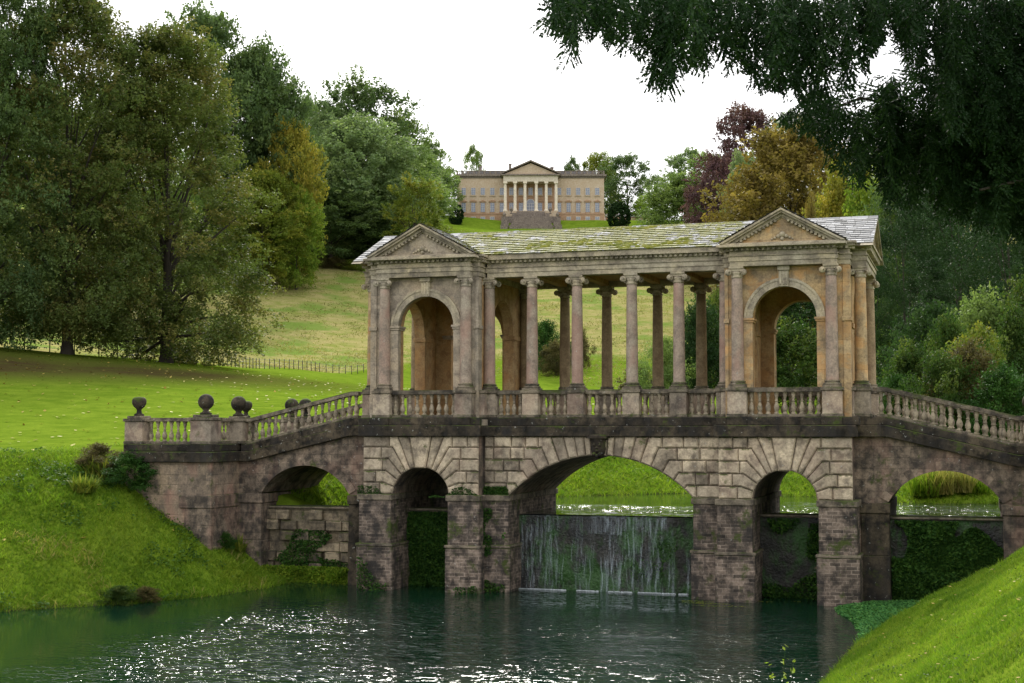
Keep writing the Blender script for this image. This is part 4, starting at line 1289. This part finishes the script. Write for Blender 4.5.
# ------------------------------------------------------------------ overhanging yew
yx, yy_, _ = place(1230, 300, 19); yz = float(ground(yx, yy_))
yew = empty('yew_tree', (yx, yy_, yz - .1))
tag(yew, 'dark yew whose boughs hang into the top right of the view', 'tree')
r4 = np.random.default_rng(44)
def loc(px, py, v): return np.array(place(px, py, v)) - np.array((yx, yy_, yz - .1))
limbs = [[(1230,-40,19),(1120,-50,17),(1000,-34,16),(860,-38,15),(700,-34,14),(600,-26,13.4),(552,-8,13)],
         [(1230,90,19),(1120,80,18.6),(1010,72,18),(975,96,17.8),(930,88,17.4),(890,104,17.2),(860,98,17),(826,112,16.8)],
         [(1230,160,19),(1130,130,19),(1030,110,18.6),(960,122,18),(900,150,17.6),(860,160,17.4)],
         [(1230,20,19),(1100,0,18),(1010,8,17.2),(930,-8,16.4),(880,20,16)],
         [(1230,200,19),(1120,180,18),(1040,176,17.4),(980,190,17)]]
mb = MB(); mb.tube([(0,0,-.4),(0,0,1.5),(.1,0,4),(0,.1,8),(0,0,12)], [.6,.45,.4,.3,.1], 10)
for Lm in limbs:
    P = [loc(*q) for q in Lm]; P = [np.array((0, 0, P[0][2]*.75))] + P
    mb.tube(P, [.12] + [.035*(1 - .88*i/(len(P)-1)) + .004 for i in range(len(P)-1)], 6)
twigs = MB()
# how far the sprays hang, as (px, lower limit) under each curtain
curt = [
 ([(552,18),(566,30),(575,58),(584,30),(600,34),(622,44),(640,50),(652,72),(660,90),(672,78),(690,60),(705,66),(722,62),(740,60),(757,86),(775,84),(795,94),(812,96),(828,88),(842,94),(856,74),(872,44),(890,36),(915,36)], lambda x: -16, lambda x: 13 + (x-552)/360*2.6, 1.0),
 ([(780,116),(795,118),(810,128),(826,150),(838,168),(850,182),(868,180),(884,190),(900,204),(920,200),(950,215),(985,222),(1020,236),(1060,240)], lambda x: 98 + 14*sin(x*.09) - max(0, x-830)*.19, lambda x: 16.5 + (x-780)/280*2.2, 1.15),
 ([(905,70),(925,104),(950,130),(1000,150),(1060,170)], lambda x: -18, lambda x: 16.2 + (x-905)/155*1.6, 1.2),
 ([(925,180),(960,215),(1000,232),(1060,240)], lambda x: 110, lambda x: 18.2, 1.0),
]
SP = []; SD = []; SL = []; ST = []
for pts, topf, vf, dens in curt:
    xs = [p[0] for p in pts]; ys = [p[1] for p in pts]
    n = int((xs[-1]-xs[0]) * .70 * dens)
    for k in range(n):
        px = r4.uniform(xs[0], xs[-1]); lim = np.interp(px, xs, ys); y0 = topf(px)
        y1 = y0 + (lim - y0) * (r4.uniform(.45, 1.0) if r4.uniform() < .7 else r4.uniform(.9, 1.03))
        v = vf(px) + r4.normal(0, .55)
        y0 = y0 + r4.uniform(0, .25)*(y1-y0)
        a = loc(px + r4.uniform(-6, 6), y0, v); b = loc(px + r4.normal(0, 3), y1, v + r4.normal(0, .1))
        ln = np.linalg.norm(b - a); m = max(2, int(ln / .045))
        tints = r4.uniform()
        tt = np.linspace(0, 1, m)
        mid = (a + b)/2 + r4.normal(0, .05, 3)
        Q = (1-tt)[:, None]**2*a + 2*((1-tt)*tt)[:, None]*mid + tt[:, None]**2*b
        if r4.uniform() < .5: twigs.tube([Q[0], Q[m//2], Q[-1]], [.006, .004, .002], 4)
        for j in range(m):
            ang = r4.uniform(0, 2*pi)
            d = np.array((cos(ang), sin(ang), -r4.uniform(.3, 2.2))); d /= np.linalg.norm(d)
            SP.append(Q[j]); SD.append(d); SL.append(r4.uniform(.10, .26) * (1.0 if tt[j] < .8 else .8)); ST.append(tints)
# sprays reaching up from the limbs too
for Lm in limbs:
    P = [loc(*q) for q in Lm]
    for i in range(len(P)-1):
        ln = np.linalg.norm(P[i+1]-P[i])
        for k in range(int(ln*120)):
            q = P[i] + (P[i+1]-P[i])*r4.uniform() + r4.normal(0, .17, 3)
            d = r4.normal(size=3); d[2] = d[2]*.5 - .2; d /= np.linalg.norm(d)
            SP.append(q); SD.append(d); SL.append(r4.uniform(.10, .2)); ST.append(r4.uniform())
SP, SD, SL, ST = map(np.array, (SP, SD, SL, ST))
k = 11
t = np.linspace(.1, 1, k)
side = np.cross(SD, r4.normal(size=SD.shape)); side /= np.linalg.norm(side, axis=1, keepdims=True)
allP = []; allD = []; allT = []; allL = []
for sg in (-1, 1):
    Pq = SP[:, None, :] + SD[:, None, :]*(t[None, :, None]*SL[:, None, None]) + sg*side[:, None, :]*(.009)
    Dq = (SD[:, None, :]*.8 + sg*side[:, None, :]*1.0) + np.zeros_like(Pq)
    allP.append(Pq.reshape(-1, 3)); allD.append(Dq.reshape(-1, 3)); allT.append(np.repeat(ST, k)*.6 + r4.uniform(0, .4, len(ST)*k))
P_ = np.concatenate(allP); D_ = np.concatenate(allD); T_ = np.concatenate(allT)
D_ /= np.linalg.norm(D_, axis=1, keepdims=True)
V, Fq = rhombi(P_ + D_*.016, (.042), .020, r4, 0.0, 0, dirs=D_*3)
link('foliage', arr_mesh('foliage', V, Fq, tint=T_), M['yew'], yew)
o = mb.build('trunk', M['bark'], yew); twigs.build('twigs', M['yew'], o)
#PART4
# ------------------------------------------------------------------ the mansion on the hill
MX, MY, _ = place(530.5, 219, 440); MZ = 68.5
mansion = empty('mansion', (MX, MY, MZ), YAW)
tag(mansion, 'large honey stone mansion with a six-columned portico on top of the hill', 'mansion')
M['msand'] = stone('honey_stone', (.46,.37,.27), (.50,.42,.32), (.41,.31,.215), .06, lichen=0, bumpd=.01)
M['morange'] = stone('orange_stone', (.38,.24,.15), (.42,.29,.19), (.32,.20,.13), .08, lichen=0, bumpd=.01)
M['mpale'] = stone('pale_column_stone', (.55,.49,.40), (.60,.55,.46), (.48,.42,.33), .04, lichen=0)
M['mgrey'] = stone('grey_cornice_stone', (.20,.17,.14), (.26,.22,.18), (.12,.10,.09), .2, lichen=0)
s = NT('window_glass'); s.bsdf((.15,.17,.23), .12, None, .6); M['glass'] = s.m
s = NT('window_paint'); s.bsdf((.48,.47,.45), .5); M['paint'] = s.m
s = NT('lead_roof'); s.bsdf((.13,.125,.13), .6); M['lead'] = s.m
mb = MB(); mb.box(-22.4, 22.4, 0, 16, 2.0, 13.6); mb.build('wall', M['msand'], mansion)
mb = MB(); mb.box(-22.6, 22.6, -.25, 16.2, -1.5, 2.0); mb.box(-22.5, 22.5, -.35, 16.2, 2.0, 2.35); mb.build('basement', M['morange'], mansion)
mb = MB(); mb.box(-8.0, 8.0, -.06, .02, 2.36, 12.5); mb.build('portico_rear_wall', M['morange'], mansion)
mb = MB(); mb.box(-22.6, 22.6, -.2, 16.2, 12.2, 12.6); mb.box(-23.1, 23.1, -.7, 16.7, 12.8, 13.3); mb.box(-22.8, 22.8, -.4, 16.4, 12.6, 12.8)
for k in range(80):
    x = -22.7 + k*.575; mb.box(x-.12, x+.12, -.62, -.3, 12.6, 12.8)
mb.build('cornice', M['mgrey'], mansion, loc=(0, 0, .9))
mb = MB(); mb.box(-22.4, 22.4, -.2, .2, 13.3, 13.5); mb.box(-22.4, 22.4, -.25, .25, 14.3, 14.5)
for k in range(9):
    for q in (-1, 1):
        x = q*(9 + k*1.66); mb.box(x-.28, x+.28, -.22, .22, 13.3, 14.5)
for k in range(74):
    x = -22.2 + k*.6
    if abs(x) > 8.6: mb.lathe([(.1,0),(.14,.25),(.07,.55),(.1,.8)], x, 0, 13.5, 6)
mb.build('parapet', M['mgrey'], mansion, loc=(0, 0, .9))
mb = MB(); mb.prism([(-21, 13.2), (-19.5, 14.9), (19.5, 14.9), (21, 13.2)], 3, 15, 'y'); mb.build('roof', M['lead'], mansion, loc=(0, 0, .9))
for x, w, h in ((-15.3, .8, 17.8), (-6.2, .8, 18.5), (6.7, .9, 17.5), (15, .8, 16.6)):
    mb = MB(); mb.box(x-w/2, x+w/2, 5, 6.2, 13.5, h); mb.box(x-w/2-.12, x+w/2+.12, 4.9, 6.3, h-.3, h-.1); mb.build('chimney', M['mgrey'], mansion)
def window(x, z0, z1, w, hood=0, y=0):
    mb = MB(); mb.box(x-w/2-.18, x+w/2+.18, y-.10, y+.02, z0-.15, z1+.18); 
    mb.box(x-w/2-.3, x+w/2+.3, y-.25, y+.02, z0-.42, z0-.2)
    if hood == 1: mb.prism([(x-w/2-.5, z1+.35), (x, z1+.95), (x+w/2+.5, z1+.35)], y-.4, y+.02)
    if hood == 2: mb.prism([(x+(w/2+.5)*cos(t), z1+.35+.55*sin(t)) for t in np.linspace(0, pi, 9)], y-.4, y+.02)
    f = mb.build('window', M['msand'] if not hood else M['morange'], mansion)
    mb = MB(); mb.box(x-w/2, x+w/2, y-.13, y-.03, z0, z1); mb.build('pane', M['glass'], f)
    mb = MB()
    for q in (-.5, 0, .5): mb.box(x+q*w-.035, x+q*w+.035, y-.17, y-.05, z0, z1)
    nz = 4 if z1-z0 < 2.6 else 5
    for j in range(nz+1):
        z = z0 + (z1-z0)*j/nz; mb.box(x-w/2, x+w/2, y-.165, y-.055, z-.03, z+.03)
    mb.build('glazing_bars', M['paint'], f)
for i in range(-7, 8):
    x = i * 2.9; yb = -.05 if abs(i) <= 2 else 0
    window(x, 8.0, 10.1, 1.25, y=yb)
    if i: window(x, 2.75, 5.5, 1.25, 1 if i % 2 else 2, y=yb)
    if abs(i) > 3: window(x, .35, 1.2, 1.2, y=-.27)
mb = MB(); mb.prism([(-1.15, 2.36)] + [(1.15*cos(t), 5.4 + 1.15*sin(t)) for t in np.linspace(pi, 0, 12)] + [(1.15, 2.36)], -.16, -.04)
d = mb.build('door', M['glass'], mansion)
mb = MB()
for x in (-1.15, -.4, .4, 1.15): mb.box(x-.06, x+.06, -.21, -.1, 2.36, 5.4)
for z in (2.5, 3.4, 4.4, 5.4): mb.box(-1.15, 1.15, -.205, -.105, z-.05, z+.05)
mb.prism([(r*cos(t), 5.4 + r*sin(t)) for r, t in [(1.35, q) for q in np.linspace(0, pi, 10)] + [(1.12, q) for q in np.linspace(pi, 0, 10)]], -.2, -.03)
mb.build('frame', M['paint'], d)
for x in (-7.65, -4.7, -1.7, 1.7, 4.7, 7.65):
    mb = MB(); mb.cur = .8
    mb.lathe([(.62,0),(.62,.15),(.5,.3),(.47,.5),(.47,4),(.43,7.2),(.40,8.1),(.5,8.2)], x, -4.2, 2.6, 14)
    mb.box(x-.6, x+.6, -4.8, -3.6, 10.75, 11.3); mb.box(x-.65, x+.65, -4.85, -3.55, 2.36, 2.65)
    mb.build('column', M['mpale'], mansion)
mb = MB(); mb.box(-8.3, 8.3, -4.9, 0, -1.5, 2.35); mb.build('portico_floor', M['msand'], mansion)
mb = MB(); mb.box(-8.2, 8.2, -4.75, 0, 11.3, 12.9); mb.box(-8.35, 8.35, -4.9, 0, 12.9, 13.1); mb.build('portico_entablature', M['mpale'], mansion)
mb = MB(); mb.prism([(-8.3, 13.5), (0, 16.9), (8.3, 13.5)], -4.5, 3); t_ = mb.build('pediment', M['msand'], mansion)
mb = MB(); mb.box(-8.9, 8.9, -5.4, 0, 13.1, 13.5)
mb.prism([(-9.1, 13.45), (0, 17.35), (9.1, 13.45), (9.1, 13.8), (0, 17.8), (-9.1, 13.8)], -5.4, 4)
mb.build('raking_cornice', M['mgrey'], t_)
# terrace steps below the portico
st = empty('stone_steps', (MX, MY, MZ), YAW)
tag(st, 'wide grey flight of stone steps descending from the mansion portico', 'steps')
mb = MB()
for k in range(9): mb.box(-4.2, 4.2, -4.9 - (k+1)*.34, -4.8, -1.6, 2.2 - k*.25)
mb.build('upper_flight', M['mgrey'], st)
mb = MB()
for k in range(16): mb.box(-4.4 - k*.14, 4.4 + k*.14, -11 - k*.36, -7.6, -6, -.1 - k*.25)
mb.build('lower_flight', M['mgrey'], st)
for q in (-1, 1):
    mb = MB(); BX(mb, q*4.3, q*5.6, -8.4, -4.9, -3, 1.2); BX(mb, q*4.6, q*8.8, -9.6, -8.38, -4, .0); BX(mb, q*7.0, q*8.8, -12, -9.58, -4, -.9); BX(mb, q*6.6, q*8.2, -14.5, -12.02, -6, -2.2); BX(mb, q*6.9, q*9.0, -17, -14.52, -6.5, -3.5)
    mb.build('flank_wall', M['mgrey'], st)
for (x, y, z, lb) in ((-5.8, -7, 1.2, 'urn on the left pier at the top of the mansion steps'), (5.8, -7, 1.2, 'urn on the right pier at the top of the mansion steps'),
                  (-7.9, -10.8, -.9, 'urn on the left pier half way down the mansion steps'), (7.9, -10.8, -.9, 'urn on the right pier half way down the mansion steps')):
    mb = MB(); mb.lathe([(.4,0),(.4,.2),(.15,.35),(.15,.55),(.55,1.1),(.6,1.4),(.35,1.6),(.2,2.0),(.02,2.2)], 0, 0, 0, 12)
    cx, sx_ = cos(YAW), sin(YAW)
    o = mb.build('urn', M['mgrey'], loc=(MX + x*cx - y*sx_, MY + x*sx_ + y*cx, MZ + z))
    tag(o, lb, 'urn', 'urns beside the mansion steps')
# terrace walls
for (xa, xb, lb, nm) in ((22.8, 41, 'low reddish terrace wall running right from the mansion', 'terrace_wall'),):
    w = empty(nm, (MX, MY, MZ), YAW); tag(w, lb, 'wall')
    mb = MB(); mb.box(xa, xb, 1, 2, -3, 1.3); mb.build('wall', M['morange'], w)
    mb = MB(); mb.box(xa, xb, .8, 2.2, 1.3, 1.55); mb.box(xa, xb, 1.3, 1.7, 2.1, 2.3)
    k = xa + .3
    while k < xb: mb.box(k-.1, k+.1, 1.4, 1.6, 1.55, 2.1); k += .55
    mb.build('balustrade', M['mgrey'], w)
w = empty('terrace_edge', (MX, MY, MZ), YAW); tag(w, 'thin stone kerb of the lower terrace lawn at the foot of the steps', 'kerb')
mb = MB(); mb.box(-24, -13.5, -17.3, -17.0, -6, -4.4); mb.build('left_kerb', M['mgrey'], w)
mb = MB(); mb.box(13.5, 24, -17.3, -17.0, -6, -4.4); mb.build('right_kerb', M['mgrey'], w)

# ------------------------------------------------------------------ wire fence on the lawn edge
fence = empty('wire_fence', (0, 0, 0))
fp = [(-30,119),(0,122),(100,125),(205,135),(240,152),(260,165),(320,190),(370,205)]
x0, y0, _ = place(-30, 300, 119); fence.location = (x0, y0, float(ground(x0, y0)))
tag(fence, 'low fence of thin wooden posts and wire along the back of the lawn', 'fence')
s = NT('old_wood'); s.bsdf(s.mix(s.noise(8, 4), (.06,.05,.04), (.14,.12,.10)), .9); M['wood'] = s.m
s = NT('fence_wire'); s.bsdf((.14,.14,.14), .5, Metallic=.7); M['wire'] = s.m
pts = []
for (pa, va), (pb_, vb) in zip(fp, fp[1:]):
    xa, ya, _ = place(pa, 300, va); xb, yb, _ = place(pb_, 300, vb); L = math.hypot(xb-xa, yb-ya); n = int(L/1.9)
    for k in range(n): pts.append((xa + (xb-xa)*k/n, ya + (yb-ya)*k/n))
pm = MB(); pm.lathe([(.055,-.3),(.055,1.12),(.045,1.2)], n=6); pm = pm.mesh('post')
fx, fy, fz = fence.location
for (x, y) in pts: 
    o = link('post', pm, M['wood'], fence, (x-fx, y-fy, float(ground(x, y))-fz)); o.rotation_euler = (random.uniform(-.05,.05), random.uniform(-.05,.05), 0)
for h in (.35, .7, 1.05):
    mb = MB(); mb.tube([(x-fx, y-fy, float(ground(x, y))+h-fz) for x, y in pts], .012, 4); mb.build('wire', M['wire'], fence)

# ------------------------------------------------------------------ grass, plants, ivy
r5 = np.random.default_rng(55)
def blades(name, X, Y, h, w, mat, lean=.45, zoff=-.02, tintc=None):
    n = len(X); Z = ground(X, Y) + zoff
    P = np.stack([X, Y, Z], 1)
    th = r5.uniform(0, 2*pi, n); hh = h * r5.uniform(.5, 1.4, n); ww = w * r5.uniform(.6, 1.3, n)
    sd = np.stack([np.cos(th), np.sin(th), np.zeros(n)], 1)
    ln = r5.normal(0, lean, (n, 3)); ln[:, 2] = 1; ln /= np.linalg.norm(ln, axis=1, keepdims=True)
    b0 = P - sd*ww[:, None]*.5; b1 = P + sd*ww[:, None]*.5
    m = P + ln*hh[:, None]*.55
    tip = P + ln*hh[:, None] + np.stack([ln[:, 0], ln[:, 1], -.35*np.ones(n)], 1)*hh[:, None]*.3
    V = np.stack([b0, b1, m + sd*ww[:, None]*.4, m - sd*ww[:, None]*.4, tip + sd*ww[:, None]*.08, tip - sd*ww[:, None]*.08], 1).reshape(-1, 3)
    i = np.arange(n)[:, None]*6
    F = np.concatenate([i + np.array([0,1,2,3]), i + np.array([3,2,4,5])], 1).reshape(-1, 4)
    tn = r5.uniform(0, 1, n)*.5 + .5*np.clip(.5 + .5*wob(X, Y, .9, 9), 0, 1)
    return tag(link(name, arr_mesh(name, V, F, tint=np.repeat(tn, 2)), mat), kind='stuff')
def scatter(n, x0, x1, y0, y1, cond):
    X = r5.uniform(x0, x1, n); Y = r5.uniform(y0, y1, n); k = cond(X, Y); return X[k], Y[k]
def near_bank(X, Y):
    d = seg_dist(X, Y, LAKE); u, v = xy2uv(X, Y)
    return (d > -.02) & (v > 14) & (u < .365*v + 1) & (Y < 1.2) & (Y > -40) & (d < 8)
# density falls with distance from the viewer, as blades show smaller
X, Y = scatter(330000, 8, 19, -34, 1.2, near_bank)
blades('bank_grass', X, Y, .10, .016, M['grass'])
X, Y = scatter(9000, 8, 15, -30, 1, lambda X, Y: near_bank(X, Y) & (wob(X, Y, 1.6, 71) > .35))
blades('grass_tufts', X, Y, .20, .02, M['grass'], .6)
def left_bank(X, Y):
    d = seg_dist(X, Y, LAKE); u, v = xy2uv(X, Y)
    return (d > -.02) & (d < 9.5) & (u > -.37*v - 1) & (Y < 1.2) & ~((X > -17.3) & (X < -13.9) & (Y > -1.3))
X, Y = scatter(300000, -32, -11, -24, 1.2, left_bank)
blades('slope_grass', X, Y, .15, .032, M['grass'], .6)
X, Y = scatter(60000, -32, -11, -24, 1.2, lambda X, Y: left_bank(X, Y) & (wob(X, Y, 1.1, 72) > .3))
blades('slope_tufts', X, Y, .30, .035, M['grass'], .8)
X, Y = scatter(9000, -28, -11, -22, 1, lambda X, Y: left_bank(X, Y) & (seg_dist(X, Y, LAKE) < .45))
blades('waterside_grass', X, Y, .32, .03, M['straw'], .8)
X, Y = scatter(90000, -32, -11, -24, 1.2, lambda X, Y: left_bank(X, Y) & (wob(X, Y, .8, 75) + .5*wob(X, Y, 2.3, 76) > .35))
P = np.stack([X, Y, ground(X, Y) + r5.uniform(.03, .22, len(X))], 1); V, Fq = rhombi(P, .11, .075, r5, .55)
tag(link('bank_weeds', arr_mesh('bank_weeds', V, Fq, tint=r5.uniform(0, 1, len(P))), foliage('nettle_leaves', (.03,.07,.014), (.05,.11,.02), (.10,.17,.03), .35, gain=1)), kind='stuff')
X, Y = scatter(14000, -24, -13, -12, 0, lambda X, Y: left_bank(X, Y) & (wob(X*.5, Y*1.2, .9, 77) > .42) & (seg_dist(X, Y, LAKE) < 4.5) & (seg_dist(X, Y, LAKE) > .7))
blades('dead_grass', X, Y, .26, .035, M['straw'], .9)
X, Y = scatter(16000, 8, 15, -34, 1, lambda X, Y: near_bank(X, Y) & (wob(X, Y, 1.3, 78) > .45))
P = np.stack([X, Y, ground(X, Y) + r5.uniform(.02, .09, len(X))], 1); V, Fq = rhombi(P, .05, .035, r5, .6)
tag(link('bank_clover', arr_mesh('bank_clover', V, Fq, tint=r5.uniform(0, 1, len(P))), M['shrub']), kind='stuff')
def far_bank(X, Y):
    d = seg_dist(X, Y, POND); return (d > -.05) & (d < 9) & (Y > 3) & (np.abs(X + 1) < 20)
X, Y = scatter(160000, -22, 20, 3, 32, far_bank)
blades('pond_bank_grass', X, Y, .22, .05, M['grass'], .7)
X, Y = scatter(30000, -22, 20, 3, 32, lambda X, Y: far_bank(X, Y) & (wob(X, Y, .9, 73) > .25))
blades('pond_bank_tufts', X, Y, .42, .05, M['grass'], .8)
def meadow(X, Y):
    u, v = xy2uv(X, Y); px = 512 + FPX*u/v
    return (v > np.interp(px, [-200, 0, 100, 205, 260, 320, 370, 480, 1100], [122, 126, 129, 139, 169, 194, 209, 215, 150])) & (v < 395) & (px > 150) & (px < 760)
X, Y = scatter(420000, -150, 40, 30, 340, meadow)
k = wob(X, Y, .35, 61) + .6*wob(X, Y, .12, 62) + r5.normal(0, .5, len(X)) > .1; X, Y = X[k], Y[k]
blades('meadow_grass', X, Y, .30, .15, M['meadow'], .9)
# leaves fallen on the grass
X, Y = scatter(5200, -80, -4, -20, 105, lambda X, Y: (xy2uv(X, Y)[1] < 122) & (seg_dist(X, Y, LAKE) > 3) & (xy2uv(X, Y)[0] > -.4*xy2uv(X, Y)[1]) & (seg_dist(X, Y, POND) > 2))
P = np.stack([X, Y, ground(X, Y) + .05], 1); V, Fq = rhombi(P, .22, .16, r5, .85)
tag(link('fallen_leaves', arr_mesh('fallen_leaves', V, Fq, tint=r5.uniform(0, 1, len(P))), M['litter']), kind='stuff')
X, Y = scatter(260, 9, 15, -32, -2, near_bank)
P = np.stack([X, Y, ground(X, Y) + .08], 1); V, Fq = rhombi(P, .085, .06, r5, .8)
tag(link('bank_leaves', arr_mesh('bank_leaves', V, Fq, tint=r5.uniform(0, .8, len(P))), M['litter']), kind='stuff')
# cress carpet at the foot of the right pier
cress = [(8.0,-.3),(8.6,.5),(10,1.2),(11.3,1.2),(10.9,-1),(9.9,-5),(9.3,-8),(9.0,-8.6),(8.9,-6.5),(8.6,-4.2),(8.0,-2.4),(7.8,-1.0)]
X, Y = scatter(60000, 7, 12, -9, 1.3, lambda X, Y: seg_dist(X, Y, cress) < -.1*r5.uniform(0, 2, len(X)))
P = np.stack([X, Y, .02 + .13*r5.uniform(0, 1, len(X))*np.clip(-seg_dist(X, Y, cress)*2, .1, 1)], 1); V, Fq = rhombi(P, .075, .06, r5, .75)
tag(link('cress_carpet', arr_mesh('cress_carpet', V, Fq, tint=r5.uniform(0, 1, len(P))), foliage('cress_leaves', (.03,.10,.03), (.05,.15,.04), (.09,.20,.05), .3, patch=1.5)), kind='stuff')
# ivy and ferns on the masonry
def ivy(name, n, x0, x1, z0, z1, y, dens, seed, L=.11, mat='ivy', depth=.32):
    X = r5.uniform(x0, x1, n); Z = r5.uniform(z0, z1, n)
    k = wob(X, Z*1.2, 1.4, seed) > dens + .7*((Z-z0)/(z1-z0)-.5)*(1 if dens > -1 else 0); X, Z = X[k], Z[k]
    lump = .5 + .5*wob(X, Z, 2.2, seed+1)
    P = np.stack([X, y - depth*np.clip(lump, 0, 1)*r5.uniform(.2, 1, len(X)), Z], 1); V, Fq = rhombi(P, L, L*.8, r5, .3, .3)
    return tag(link(name, arr_mesh(name, V, Fq, tint=r5.uniform(0, 1, len(P))), M[mat]), kind='stuff')
ivy('ivy', 16000, -7.3, -5.2, -.02, 2.6, 1.30, -1.2, 81)
ivy('ivy', 24000, 9.5, 12.9, -.02, 2.6, 1.30, -.45, 82, .12)
ivy('ivy', 4500, 5.3, 7.3, -.02, 2.6, 1.28, .1, 83)
ivy('ivy', 7000, -3.1, 3.1, .3, 2.5, 1.26, .45, 84, .07)
ivy('ivy', 9000, -13.2, -9.4, -.02, 1.9, 1.2, .0, 85, .08, depth=.35)
ivy('ivy', 7000, -13.2, -9.4, -.02, .6, .95, -.8, 95, .08, 'grass', depth=.5)
ivy('ivy', 2600, -4.10, -3.3, -.02, 2.9, .07, .05, 86, .08)
ivy('ivy', 1500, -8.5, -7.4, -.02, 1.5, -.53, .35, 87, .07)
ivy('ivy', 1300, -5.2, -4.1, -.02, 1.0, -.53, .35, 88, .07)
ivy('moss_tufts', 3200, -8.6, -4.0, 3.22, 3.6, -.40, .15, 89, .06, depth=.1)
ivy('moss_tufts', 1500, -4.1, -3.2, 3.22, 3.6, .10, -.2, 92, .06, depth=.1)
def clump(name, x, y, r, h, label, cat, mat, n=260, w=.05, group=None, z=None, arch=.9):
    """a tuft of arching fronds or blades"""
    z0 = float(ground(x, y)) if z is None else z
    V = []; F = []; T_ = []
    for k in range(n):
        th = r5.uniform(0, 2*pi); L = h*r5.uniform(.5, 1.2); sp = arch*r5.uniform(.2, 1)
        d = np.array((cos(th), sin(th))); s_ = np.array((-sin(th), cos(th), 0)) * w * .5
        bx, by = r*.6*r5.uniform(-1, 1), r*.6*r5.uniform(-1, 1); tn = r5.uniform()
        prev = None; m = 5
        for j in range(m+1):
            t = j/m; q = np.array((bx + d[0]*L*sp*t, by + d[1]*L*sp*t, L*(t - .55*sp*t*t))); ww = s_*(1.1 - t)*(1 if j else .5)
            b = len(V); V += [q - ww, q + ww]
            if j: F.append((b-2, b-1, b+1, b)); T_.append(tn*.7 + .3*r5.uniform())
    me = arr_mesh(name, np.array(V), np.array(F), tint=T_)
    return tag(link(name, me, mat, loc=(x, y, z0 - .03)), label, cat, group)
def bushlet(px_x, px_y, rr, h, label, kind, mat, cat='shrub', group=None, name='shrub'):
    p = PT[kind]; z = float(ground(px_x, px_y)) - .05
    r = empty(name, (px_x, px_y, z), random.uniform(0, 6)); r.scale = (rr/p['R'], rr/p['R'], h/p['H']); tag(r, label, cat, group)
    link('trunk', p['trunk'], M['bark'], r); link('crown', p['crown'], mat, r)
fern = foliage('fern_fronds', (.05,.09,.015), (.11,.15,.02), (.24,.22,.04), .35)
FG = 'ferns growing on the left bank'
for (px, py, v, r_, h_, mt, lb, n) in ((84, 492, 45.8, .5, .75, fern, 'yellowing fern clump at the left end of the bank shrubbery', 240), (100, 478, 46.5, .6, .9, fern, 'larger yellow-green fern clump beside the dark bank shrub', 300),
      (238, 552, 48.5, .3, .7, fern, 'fern growing at the foot of the stepped stone pier', 120), (214, 538, 49.0, .25, .55, M['ivy'], 'small dark fern against the landing wall', 120)):
    v = v_for(px, py, 40, 60); x, y, z = place(px, py, v)
    clump('fern', x, y, r_, h_, lb, 'fern', mt, n, .07, FG)
for (px, py, v, rr, h, k, m_, lb) in ((134, 490, 48.2, 1.0, 1.3, 'bush1', 'ivy', 'dark leafy shrub against the left end of the landing wall'), (100, 470, 48.5, .8, .9, 'bush2', 'shrub2', 'brownish shrub on the bank left of the dark leafy one'), (196, 528, 49.5, .35, .5, 'bush2', 'shrub2', 'small dry weed patch below the landing wall'),
      (224, 548, 49.3, .4, .55, 'bush1', 'ivy', 'small dark shrub by the fern at the pier foot'), (118, 603, 44.6, .55, .5, 'bush2', 'shrub', 'grey-green weeds at the water edge of the left bank'), (146, 601, 45.0, .4, .45, 'bush1', 'shrub2', 'smaller grey-green weed clump at the water edge')):
    v = v_for(px, py, 40, 60); x, y, z = place(px, py, v); bushlet(x, y, rr, h, lb, k, M[m_], group='shrubs on the left bank')
# reeds and tall grass by the pond, seen through the right arch
RG = 'tall grass clumps on the pond bank'
for (px, v, h, m_, lb) in ((925, 59.3, 1.2, 'grass', 'green tall grass clump at the left of the right arch opening'), (940, 59.2, 1.35, 'straw', 'tawny tall grass clump in the middle of the right arch opening'), (958, 59.2, 1.3, 'straw', 'tawny grass clump right of the middle one'), (974, 59.4, 1.0, 'grass', 'green grass clump at the right side of the arch opening')):
    x, y, _ = place(px, 490, v); clump('grass_clump', x, y, .9, h, lb, 'grass clump', M[m_], 500, .05, RG, arch=.7)
# a weed stem rising at the front edge of the water
x, y, z = place(780, 683, 24.5)
wd = empty('weed', (x, y, 0)); wd.location.z = float(ground(x, y)) if seg_dist(np.array([x]), np.array([y]), LAKE)[0] > 0 else -.05
zb = wd.location.z; tag(wd, 'thin green weed stem standing at the front edge of the water', 'plant')
mb = MB(); lf = []
for (ax, top, dx) in ((0, .62, .10), (.08, .42, .16), (-.05, .33, -.12)):
    z0 = z - zb - .25
    pts = [(ax + dx*t*t, .02*sin(5*t), -.02 + (z0 + .25 + top)*t) for t in np.linspace(0, 1, 8)]
    mb.tube(pts, [.008 - .005*i/7 for i in range(8)], 5)
    for q in np.linspace(.55, 1, 9):
        i = q*7; p = np.array(pts[min(int(i), 7)]); lf += [p + r5.normal(0, .025, 3) for _ in range(2)]
mb.build('stem', M['shrub'], wd)
V, Fq = rhombi(np.array(lf), .09, .04, r5, .4); link('leaves', arr_mesh('leaves', V, Fq, tint=r5.uniform(.5, 1, len(lf))), M['lime'], wd)
# duckweed scum at the pier feet
X, Y = scatter(2600, 2, 8.6, -1.9, .3, lambda X, Y: wob(X*.6, Y*2.2, 1.6, 93) > .55)
P = np.stack([X, Y, np.full(len(X), .006)], 1); V, Fq = rhombi(P, .07, .05, r5, .98)
tag(link('floating_leaves', arr_mesh('floating_leaves', V, Fq, tint=r5.uniform(0, 1, len(P))), M['olive']), kind='stuff')
